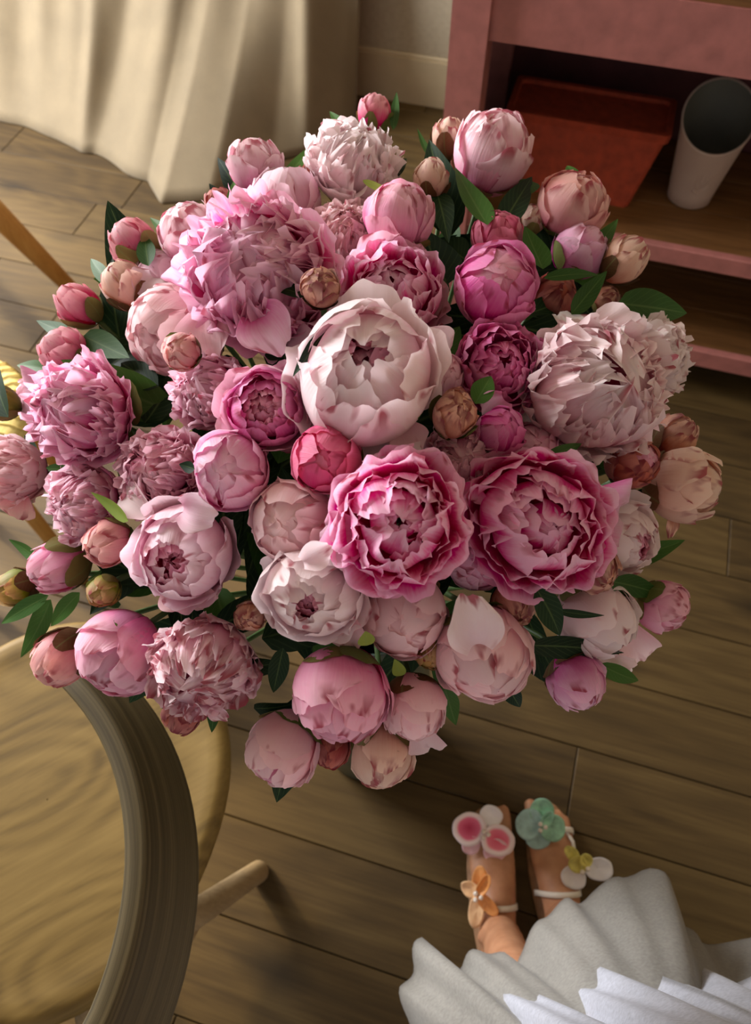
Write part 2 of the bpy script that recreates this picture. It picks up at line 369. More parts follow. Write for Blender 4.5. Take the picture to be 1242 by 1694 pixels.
# ------------------------------------------------------------------ curtain
def interp(xs, ys, x): return float(np.interp(x, xs, ys))
hem_x = [-2.40, -2.20, -1.967, -1.75, -1.55, -1.38, -1.283, -1.20, -1.08, -0.98, -0.90, -0.83, -0.80]
hem_y = [2.16, 2.10, 2.054, 2.02, 1.98, 1.92, 1.905, 1.80, 1.86, 2.10, 2.20, 2.32, 2.42]
rows = []
NVC, NUC = 60, 190
for j in range(NVC):
    s = j / (NVC - 1); row = []
    z = 2.35 * (1 - s) ** 1.12 + 0.004
    for i in range(NUC):
        u = i / (NUC - 1); xb = -2.40 + 1.60 * u
        hy = interp(hem_x, hem_y, xb)
        sw = max(0.0, (0.62 - z) / 0.62) ** 1.55
        ytop = YW - 0.10 + 0.022 * math.sin(u * 34) + 0.010 * math.sin(u * 71 + 1)
        xs = xb - 0.62 * (s ** 1.3) * (1 - u) - .12 * s; fold = 0.034 * math.sin(xs * 9.3 + 1.1 * math.sin(xs * 3.1)) * (1 + .5 * math.sin(xs * 2.3)) + 0.020 * math.sin(xs * 19.7 + .8 * math.sin(xs * 5)) - 0.05 * math.exp(-((xs + 1.05) / .035) ** 2) - 0.06 * math.exp(-((xs + 2.02) / .05) ** 2)
        y = ytop * (1 - sw) + hy * sw + fold * .62 * (0.35 + 0.65 * s) * (1 - 0.75 * sw ** 4)
        x = xb - 0.05 * math.sin(3.0 * s + u * 7) * s * (1 if u < .93 else (1 - u) / .07)
        zz = z + 0.02 * sw * max(0, math.sin(xb * 21 + 1)) * (1 - s) * 3
        row.append((x, min(y, YW - 0.025), zz))
    rows.append(row)
cm = MB(); cm.grid(np.array(rows)); cur = cm.build('curtain', MAT['curtain'], solid=0.0015)
tag(cur, 'long cream curtain hanging by the wall with its hem spread on the floor', 'curtain')

# ------------------------------------------------------------------ pink console table with shelves
CY0, CY1 = 1.486, 1.93
CXL, CXR = -0.300, 0.95
ct = empty('console_table', (0.3, 1.7, 0)); tag(ct, 'pink painted wooden console table with open shelves', 'table')
def box_part(name, lo, hi, mat, parent, bev=0.0):
    m = MB(); m.box(lo, hi, bev); return m.build(name, mat, parent, smooth=False)
for x0 in (CXL, CXR - .07):
    box_part('post', (x0, CY0 - .012, 0), (x0 + .070, CY0 + .06, .885), MAT['pink'], ct, 0.003)
    box_part('post', (x0, CY1 - .06, 0), (x0 + .070, CY1, .885), MAT['pink'], ct, 0.003)
box_part('apron', (CXL + .0705, CY0, .778), (CXR - .0705, CY0 + .025, .885), MAT['pink'], ct)
box_part('apron', (CXL + .0705, CY1 - .025, .778), (CXR - .0705, CY1, .885), MAT['pink'], ct)
tw = empty('x', (0, 0, 0)); bpy.data.objects.remove(tw)
for i in range(4):
    d = (CY1 - CY0 + .01) / 4
    box_part('top_board', (CXL - .0, CY0 + .004 + i * d, .8855), (CXR, CY0 + .002 + (i + 1) * d, .906), MAT['shelf'], ct, 0.002)
for (z0, z1) in ((.378, .417), (.104, .151)):
    sh = box_part('shelf_lip', (CXL + .0705, CY0, z0), (CXR - .0705, CY0 + .02, z1), MAT['pink'], ct, 0.002)
    n = 3; d = (CY1 - CY0 - .05) / n
    for i in range(n):
        box_part('shelf_board', (CXL + .01, CY0 + .0205 + i * d, z0 + .012), (CXR - .01, CY0 + .0195 + (i + 1) * d, z1 - .003), MAT['shelf'], ct, 0.001)
box_part('back_panel', (CXL + .01, CY1 - .024, .10), (CXR - .01, CY1 - .012, .88), MAT['cab_in_shade'], ct)
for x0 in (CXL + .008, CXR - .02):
    box_part('side_panel', (x0, CY0 + .061, .10), (x0 + .012, CY1 - .061, .88), MAT['cab_in_shade'], ct)

# terracotta trough planter on the upper shelf
SZ = .4145
pr = empty('planter', (-0.02, 1.68, SZ)); tag(pr, 'terracotta trough planter on the upper shelf of the pink table', 'planter')
def trough(m, z0, z1, b, t, wall):
    (bx0, bx1, by0, by1), (tx0, tx1, ty0, ty1) = b, t
    def ring(x0, x1, y0, y1, z, e=.008): return [(x0 + e, y0, z), (x1 - e, y0, z), (x1, y0 + e, z), (x1, y1 - e, z), (x1 - e, y1, z), (x0 + e, y1, z), (x0, y1 - e, z), (x0, y0 + e, z)]
    rr = [ring(bx0, bx1, by0, by1, z0), ring(tx0, tx1, ty0, ty1, z1),
          ring(tx0 + wall, tx1 - wall, ty0 + wall, ty1 - wall, z1), ring(bx0 + wall, bx1 - wall, by0 + wall, by1 - wall, z0 + wall)]
    b_ = len(m.v); m.grid(np.array(rr), closed_u=True)
    m.f.append(tuple(b_ + i for i in range(8))[::-1]); m.f.append(tuple(b_ + 24 + i for i in range(8)))
m = MB(); trough(m, SZ, SZ + .142, (-.150, .112, 1.600, 1.712), (-.192, .152, 1.652, 1.79), .008); m.build('body', MAT['terracotta'], pr, smooth=False)
m = MB(); trough(m, SZ + .130, SZ + .150, (-.196, .156, 1.648, 1.794), (-.198, .158, 1.646, 1.796), .012); m.build('rim', MAT['terracotta'], pr, smooth=False)
m = MB(); m.box((-.180, 1.662, SZ + .06), (.138, 1.780, SZ + .136)); m.build('dark_soil_fill', MAT['dark_soil_fill'], pr, smooth=False)  # unseen soil, filled up near the rim to darken the trough's inside

# white ceramic pot with a slanted rim on the shelf
cb = np.array([.240, 1.680, SZ]); cup = empty('ceramic_pot', cb); tag(cup, 'tall white ceramic pot with slanted rim and embossed swirl standing on the shelf', 'pot')
def slant(m, prof, n=56):
    rows = []
    for r, z, k in prof:
        rows.append([cb + np.array([r * math.cos(a), r * math.sin(a), z + k * .55 * r * math.sin(a)]) for a in np.linspace(0, 2 * math.pi, n, endpoint=False)])
    m.grid(np.array(rows), closed_u=True)
m = MB(); slant(m, [(.001, 0, 0), (.043, 0, 0), (.048, .004, 0), (.051, .03, 0), (.058, .08, .25), (.070, .165, .9), (.0745, .186, 1), (.0755, .190, 1), (.0745, .192, 1), (.0715, .190, 1)]); m.build('body', MAT['ceramic'], cup)
m = MB(); slant(m, [(.0718, .189, 1), (.068, .160, .9), (.060, .10, .4), (.054, .07, .2), (.0001, .068, 0)]); m.build('lining', MAT['cup_in'], cup)
def on_cup(a, z, lift=.0008):
    r = np.interp(z, [0.004, .03, .08, .165], [.048, .051, .058, .070]) + lift
    return cb + np.array([r * math.cos(a), r * math.sin(a), z])
A0 = math.radians(-84)
m = MB()
for (pts) in ([(-.10, .085), (-.16, .07), (-.15, .05), (-.05, .042), (.05, .055)], [(.0, .1), (-.03, .075), (0, .055), (.1, .05), (.18, .07)], [(.16, .11), (.10, .09), (.12, .065), (.2, .06), (.3, .08)], [(.28, .115), (.24, .09), (.3, .07), (.4, .085)], [(-.2, .038), (.05, .032), (.35, .05)]):
    q = np.array(pts); tt = np.linspace(0, len(q) - 1, 16)
    m.tube([on_cup(A0 + np.interp(s, range(len(q)), q[:, 0]), np.interp(s, range(len(q)), q[:, 1]) * 1.15 + .01) for s in tt], .0028, 6)
m.build('embossed_swirl', MAT['ceramic'], cup)

# ------------------------------------------------------------------ round-seated armchair
XC, YC = -0.480, 0.085
ch = empty('armchair', (XC, YC, 0)); tag(ch, 'pale oak armchair with round seat and curved wraparound back rail', 'chair')
n = 64
def seat_ring(rx, ry, z):
    return [(XC + rx * math.copysign(abs(math.cos(a)) ** .92, math.cos(a)), YC + ry * math.copysign(abs(math.sin(a)) ** .92, math.sin(a)), z) for a in np.linspace(0, 2 * math.pi, n, endpoint=False)]
rx, ry = .232, .258
rr = [seat_ring(.001, .001, .442)] + [seat_ring(rx * s, ry * s, .442 + .010 * max(0, s - .35) ** 1.5) for s in (.2, .4, .6, .75, .87)] + \
     [seat_ring(rx * .93, ry * .93, .449), seat_ring(rx * .97, ry * .97, .446), seat_ring(rx * .995, ry * .995, .438), seat_ring(rx, ry, .428), seat_ring(rx * .985, ry * .985, .414), seat_ring(rx * .9, ry * .9, .408), seat_ring(.001, .001, .408)]
m = MB(); m.grid(np.array(rr), closed_u=True); st = m.build('seat', MAT['seat'], ch)
for v in st.data.vertices: pass
legs = [((-.253, .122, 0), (-.285, -.03, .412)), ((-.26, -.40, 0), (-.33, -.10, .412))]
legs += [((2 * XC - f[0], f[1], 0), (2 * XC - t_[0], t_[1], .412)) for f, t_ in legs]
for f_0, t_0 in legs:
    f_0, t_0 = np.array(f_0), np.array(t_0); m = MB()
    ss = (0, .02, .3, .6, 1.0)
    m.tube([f_0 + (t_0 - f_0) * s for s in ss], [.016, .019, .0195, .020, .019], 16); m.build('leg', MAT['leg'], ch)
# stretchers under the seat
for sx in (0, 2):
    a = np.array(legs[sx][0]) + (np.array(legs[sx][1]) - np.array(legs[sx][0])) * .62; b = np.array(legs[sx + 1][0]) + (np.array(legs[sx + 1][1]) - np.array(legs[sx + 1][0])) * .62
    m = MB(); m.tube([a, b], .010, 10); m.build('stretcher', MAT['leg'], ch)
# back rail: bent band, U round the back, right arm ending at the front
RC = np.array([-.478, -.075]); RR = .282
rows = []
for a in np.linspace(math.radians(84), math.radians(-264), 100):
    c, s = math.cos(a), math.sin(a)
    back = max(0.0, -s)
    hh = .037 + .012 * back + .010 * max(0, math.cos(a * 2 + .4)) * 0
    endt = min(1.0, (math.radians(84) - a) / .35, (a + math.radians(264)) / .35)
    endt = math.sqrt(max(0.02, 1 - (1 - max(0, endt)) ** 2))
    zc = .715 + .03 * back; th = .0125 * endt; hh *= endt
    lean = .48
    ring = []
    for q in np.linspace(0, 2 * math.pi, 32, endpoint=False):
        du = th * math.copysign(abs(math.cos(q)) ** .35, math.cos(q)); dz = hh * math.copysign(abs(math.sin(q)) ** .4, math.sin(q))
        r = RR + du - lean * dz
        ring.append((RC[0] + r * c, RC[1] + r * s, zc + dz + .2 * du * 0))
    rows.append(ring)
m = MB(); m.grid(np.array(rows), closed_u=True); b0 = 0
m.f.append(tuple(range(32))[::-1]); m.f.append(tuple(len(m.v) - 32 + i for i in range(32)))
m.build('back_rail', MAT['rail'], ch)
for sgn in (1, -1):
    for (aa, sxy) in ((-8, (.205, -.035)), (-84, (.05, -.215))):
        a = math.radians(aa); top = np.array([XC + sgn * (RR * math.cos(a)), RC[1] + RR * math.sin(a), .70 + .03 * max(0, -math.sin(a))])
        bot = np.array([XC + sgn * sxy[0], YC + sxy[1] - .03, .43]); mid = (top + bot) / 2 + np.array([sgn * .006, -.008, 0])
        m = MB(); m.tube([bot, mid, top], [.015, .0135, .012], 12); m.build('back_post', MAT['leg'], ch)

# straw stool at the left edge
so = np.array([-1.005, .60, 0]); sl = empty('straw_stool', so); tag(sl, 'stool with pale yellow straw seat at the left picture edge', 'stool')
m = MB(); m.lathe([(.001, .452), (.12, .455), (.15, .452), (.168, .440), (.172, .425), (.165, .408), (.001, .405)], so, 48); m.build('seat', MAT['straw'], sl)
m = MB()
for i in range(46):
    a = 2 * math.pi * i / 46
    m.tube([so + np.array([r * math.cos(a + t), r * math.sin(a + t), z]) for r, z, t in ((.03, .4545, 0), (.12, .4570, .02), (.15, .4540, .03), (.1685, .4425, .03), (.174, .425, .03), (.166, .408, .03))], .0016, 6)
m.build('straw_strands', MAT['straw'], sl)['kind'] = 'stuff'
for i in range(4):
    a = -.26 + i * math.pi / 2
    m = MB(); m.tube([so + np.array([.17 * math.cos(a), .17 * math.sin(a), 0]), so + np.array([.12 * math.cos(a), .12 * math.sin(a), .41])], [.012, .017], 12); m.build('leg', MAT['honey'], sl)

# small side table off to the left, one splayed leg in view
foot = onz(128, 488, 0); knee = onz(0, 360, .25); dirl = knee - foot
tc_ = np.array([foot[0] + dirl[0] * 2 - .13, foot[1] + dirl[1] * 2 - .05, 0])
stb = empty('side_table', tc_); tag(stb, 'honey coloured wooden side table with splayed tapered leg near the curtain', 'table')
m = MB(); m.lathe([(.001, .505), (.19, .505), (.2, .512), (.2, .522), (.19, .53), (.001, .53)], tc_, 48); m.build('table_top', MAT['honey'], stb)
fr = foot - tc_; fr[2] = 0
for i in range(3):
    a = i * 2 * math.pi / 3; R = np.array([[math.cos(a), -math.sin(a), 0], [math.sin(a), math.cos(a), 0], [0, 0, 1]])
    f0 = tc_ + R @ fr; t0 = tc_ + R @ (foot + dirl * 2 - tc_); t0[2] = .507
    m = MB(); m.tube([f0, f0 + (t0 - f0) * .5, t0], [.020, .031, .036], 16); m.build('leg', MAT['honey'], stb)

# ------------------------------------------------------------------ peonies
VASE = np.array([-.135, .415, 0.0]); MOUTH_Z = .60
va = empty('floor_vase', VASE); tag(va, 'tall grey green floor vase under the peony bouquet', 'vase')
m = MB(); m.lathe([(.001, 0), (.085, 0), (.095, .01), (.105, .15), (.098, .32), (.075, .48), (.066, .55), (.078, .60), (.081, .603), (.076, .60), (.062, .55), (.07, .46), (.09, .3), (.09, .05), (.001, .04)], VASE, 40)
m.build('body', MAT['vase'], va)

BX, BY = 590.0, 720.0
def dome(px, py):
    x, y = (px - BX) / 580.0, (py - BY) / 560.0
    return .50 + .155 * (x * x + y * y) - .085 * y

def frame(a):
    a = a / np.linalg.norm(a); e = np.array([0.2, 0.3, 1.0]) if abs(a[2]) < .9 else np.array([1.0, 0.1, 0])
    e1 = np.cross(e, a); e1 /= np.linalg.norm(e1); return np.stack([e1, np.cross(a, e1), a], 1)

def smooth(a, b, x):
    t = np.clip((x - a) / (b - a), 0, 1); return t * t * (3 - 2 * t)

def petal_pts(rg, phi, tip, R, wid, flare, ruf, jag, spiral, squash, zoff, nu, nv, th0=14.0, curl=0.0):
    u = np.linspace(-1, 1, nu)[None, :]; v = np.linspace(0, 1, nv)[:, None]
    th1 = math.radians(180 - tip); t0 = math.radians(th0)
    ph = rg.uniform(0, 6.28, 6)
    top = 1 - .20 * np.abs(u) ** 2.6 + jag * (.45 * np.sin(u * 4.5 + ph[0]) + .32 * np.sin(u * 9 + ph[1]) + .22 * np.sin(u * 17 + ph[2])) - jag * .55 * np.exp(-((u - .3 * math.sin(ph[3])) / .2) ** 2)
    th = t0 + (th1 - t0) * (v * (1 + (top - 1) * v ** 2))
    hw = wid * (.22 + .78 * np.sin(np.pi / 2 * np.minimum(1, v / .68))) * (1 - .22 * smooth(.72, 1, v))
    al = u * hw + ruf * .5 * np.sin(v * 7 + ph[4]) * v * np.abs(u)
    r = R * (1 + flare * v ** 3 + spiral * u + curl * v ** 7 * (1 - .3 * u * u) + ruf * v ** 3 * (np.sin(u * 4.5 + ph[3]) * .8 + np.sin(u * 9 + ph[5]) * .5 * v ** 2) - .05 * (1 - u * u) * np.sin(np.pi * v) * ruf * 4
             + .012 * (1 - np.abs(u)) * np.sin(np.pi * v))
    mdx, mdz = np.sin(th), -np.cos(th)
    c, s = math.cos(phi), math.sin(phi)
    X = np.cos(al) * mdx * c + np.sin(al) * (-s); Y = np.cos(al) * mdx * s + np.sin(al) * c; Z = np.cos(al) * mdz
    return np.stack([r * X, r * Y, r * Z * squash + zoff], -1)

# ring: (count, tip angle from the top, radius, half width, flare, ruffle, jag, curl, lift, merged)
def rings(kind, op):
    if kind == 'R':
        return .74, [(4, 8, .26, .85, .10, .09, .07, .12, .36, 1), (6, 16, .38, .78, .10, .10, .07, .14, .29, 1), (7, 26, .50, .70, .10, .10, .07, .14, .22, 0), (8, 36, .62, .66, .10, .095, .07, .13, .16, 0),
                     (8, 46, .73, .62, .09, .09, .07, .12, .10, 0), (8, 59, .84, .62, .08, .08, .06, .10, .05, 0), (7, 76, .93, .66, .08, .07, .06, .08, .02, 0), (6, 96, 1.0, .76, .05, .06, .05, .05, 0, 0)]
    if kind == 'W':
        return .94, [(4, 4, .24, .9, .1, .09, .07, .08, .30, 1), (6, 14, .38, .82, .1, .09, .07, .10, .22, 1), (7, 22 + op * .5, .54, .72, .08, .08, .07, .08, .12, 0), (7, 28 + op, .69, .70, .06, .06, .06, .06, .06, 0),
                     (6, 33 + op, .83, .72, .04, .05, .05, .05, .02, 0), (5, 44 + op, .92, .80, .04, .04, .05, .07, 0, 0), (4, 58 + op, 1.0, .86, .05, .035, .045, .08, 0, 0), (4, 86, 1.05, .74, .16, .06, .05, .07, 0, 0)]
    if kind == 'P':
        return .86, [(6, 4, .76, .42, .08, .09, .09, .10, .08, 0), (8, 18, .81, .40, .09, .10, .10, .14, .04, 0), (10, 32, .85, .38, .10, .10, .10, .16, .0, 0), (11, 47, .89, .37, .11, .09, .10, .16, 0, 0),
                     (11, 63, .92, .38, .11, .09, .09, .15, 0, 0), (10, 80, .95, .42, .11, .08, .08, .12, 0, 0), (7, 100, .98, .60, .07, .06, .06, .06, 0, 0)]
    if kind == 'F':
        return .80, [(5, -12, .56, .80, .02, .05, .05, .05, .16, 1), (7, 3, .60, .44, .10, .15, .08, .16, .16, 0), (9, 15, .65, .40, .11, .16, .09, .18, .12, 0), (12, 28, .70, .37, .12, .16, .09, .20, .09, 0), (13, 41, .75, .36, .12, .15, .09, .20, .05, 0),
                     (12, 54, .80, .38, .12, .13, .08, .18, .02, 0), (10, 68, .86, .44, .11, .11, .07, .14, 0, 0), (7, 84, .92, .60, .09, .08, .06, .10, 0, 0), (6, 103, .99, .76, .05, .06, .05, .05, 0, 0)]
    if kind == 'B':
        return 1.0, [(4, -14 + op * .6, .86, .72, .0, .02, .03, .02, 0, 0), (4, 4 + op, .90, .74, .01, .026, .035, .04, 0, 0), (4, 20 + op, .935, .78, .02, .03, .04, .06, 0, 0), (4, 42 + op, .97, .82, .025, .03, .045, .07, 0, 0), (3, 68, 1.0, .90, .03, .03, .05, .06, 0, 0)]
    if kind == 'S':
        return 1.10, [(3, -12, .87, .75, .0, .016, .02, .02, 0, 0), (4, 4 + op, .91, .72, .0, .025, .03, .04, 0, 0), (4, 24 + op, .95, .72, .02, .03, .05, .06, 0, 0), (3, 58, .99, .80, .02, .03, .06, .06, 0, 0)]

def rotm(w):
    return np.array(Matrix.Rotation(float(np.linalg.norm(w)) + 1e-9, 3, Vector(w) if np.linalg.norm(w) > 1e-6 else Vector((0, 0, 1))))

def peony(px, py, dia, kind, pal, face=None, label='', dz=0.0, op=0.0, sep=None, pal2=None, guard=True):
    idx = peony.i; peony.i += 1
    rg = np.random.default_rng(100 + idx * 7)
    z = dome(px, py) + dz
    x_, y_ = (px - BX) / 580.0, (py - BY) / 560.0
    if face is None: face = (x_ * .75, y_ * .75)
    fx, fy = face
    if kind in 'BS' and math.hypot(x_, y_) > .62:
        g_ = min(1.5, .93 / max(.05, math.hypot(fx, fy))); fx *= g_; fy *= g_
    fz = -math.sqrt(max(.04, 1 - fx * fx - fy * fy))
    a = cdir(fx, fy, fz); a /= np.linalg.norm(a); B = frame(a)
    R = dia / 2 * z / F_PX
    squash, rl = rings(kind, op)
    grow = {'F': 1.04, 'R': 1.0, 'W': 1.02, 'P': 1.04, 'B': 1.02, 'S': 1.02}[kind]; R /= grow
    C = at(px, py, z) - a * R * (.12 if kind in 'RW' else 0.0)
    base = C - a * R * squash * .96
    root = empty('peony', base); tag(root, label, 'flower', 'peonies of the bouquet')
    small = dia < 56
    an_ = np.array([rg.uniform(.93, 1.07), rg.uniform(.93, 1.07), 1.0]); k1, k2, k3 = rg.normal(0, 1.5, 3), rg.normal(0, 2.4, 3), rg.uniform(0, 6.28, 2)
    am = {'F': .06, 'R': .055, 'W': .035, 'P': .055, 'B': .028, 'S': .022}[kind]
    merged = MB()
    for k, (n_, tip, rf, wid, flare, ruf, jag, curl, lift, mg) in enumerate(rl):
        p0 = rg.uniform(0, 6.28)
        for i in range(n_):
            ph = p0 + 2 * math.pi * (i + rg.uniform(-.18, .18)) / n_
            big = dia > 110
            nu, nv = (17, 13) if dia > 150 else ((13, 11) if big else (11, 9))
            if mg: nu, nv = 11, 9
            P = petal_pts(rg, ph, tip + rg.uniform(-1, 1) * (10 if kind in 'RPF' else 7), R * rf * (1 + rg.uniform(-1, 1) * (.05 if kind in 'RPF' else .018)), wid * rg.uniform(.88, 1.12), flare * rg.uniform(.5, 1.5), ruf, jag,
                          (.03 if kind in 'BS' else .015), squash, lift * R, nu, nv, curl=curl * rg.uniform(.2, 1.6))
            P = P @ rotm(rg.normal(0, {'F': .17, 'P': .13, 'R': .10, 'W': .05, 'B': .03, 'S': .02}[kind], 3) * np.array([1, 1, .3])).T
            P = P * an_; Q = P / R; P = P * (1 + am * (np.sin(Q @ k1 + k3[0]) + .7 * np.sin(Q @ k2 + k3[1])))[..., None]
            P = P @ B.T + C
            heart = (kind == 'W' and k <= 2) or (kind == 'B' and op >= 12 and k == 0)
            mt = PAL['heart'] if heart else PAL[pal2] if (pal2 and k >= len(rl) - 2) else PAL[pal]
            if mg or (small and k == 0): merged.grid(P)
            else:
                q = MB(); q.grid(P); q.build('petal', mt, root)
    if merged.v:
        o = merged.build('petal_centre', PAL['heart' if kind == 'W' else pal], root)
        o['kind'] = 'stuff'
    # sepals
    if sep is None: sep = 'sepal' if idx % 3 else 'sepal_dark'
    sr = {'F': 1.0, 'R': 1.0, 'W': 1.03, 'P': 1.0, 'B': 1.025, 'S': 1.035}[kind]
    stp = {'F': 140, 'R': 140, 'W': 132, 'P': 138, 'B': 112, 'S': 86}[kind]
    p0 = rg.uniform(0, 6.28)
    for i in range(4 if kind in 'BS' else 3):
        P = petal_pts(rg, p0 + i * 2 * math.pi / (4 if kind in 'BS' else 3) + rg.uniform(-.3, .3), stp + rg.uniform(-14, 16), R * sr, .52 * rg.uniform(.8, 1.2), .02, .02, .02, .02, squash, 0, 7, 7, th0=3, curl=.04)
        q = MB(); q.grid(P @ B.T + C); q.build('sepal', MAT[sep], root)
    # stem
    b2 = base - a * .05
    ang = math.atan2(base[1] - VASE[1], base[0] - VASE[0]) + math.pi * .0
    rr_ = .050 * math.sqrt(rg.uniform(.05, 1))
    e0 = VASE + np.array([rr_ * math.cos(ang), rr_ * math.sin(ang), MOUTH_Z]); e1 = VASE + np.array([-.6 * rr_ * math.cos(ang), -.6 * rr_ * math.sin(ang), MOUTH_Z - .25])
    pts = []
    for t in np.linspace(0, 1, 9):
        pts.append((1 - t) ** 3 * (base + a * R * .06) + 3 * (1 - t) ** 2 * t * b2 + 3 * (1 - t) * t * t * (e0 + np.array([0, 0, .10])) + t ** 3 * e0)
    pts.append(e1)
    q = MB(); q.tube(pts, .0024, 7); q.build('stem', MAT['stem'], root)
    peony.heads.append((px, py, C, R, a, root, z)); return root
peony.i = 0; peony.heads = []

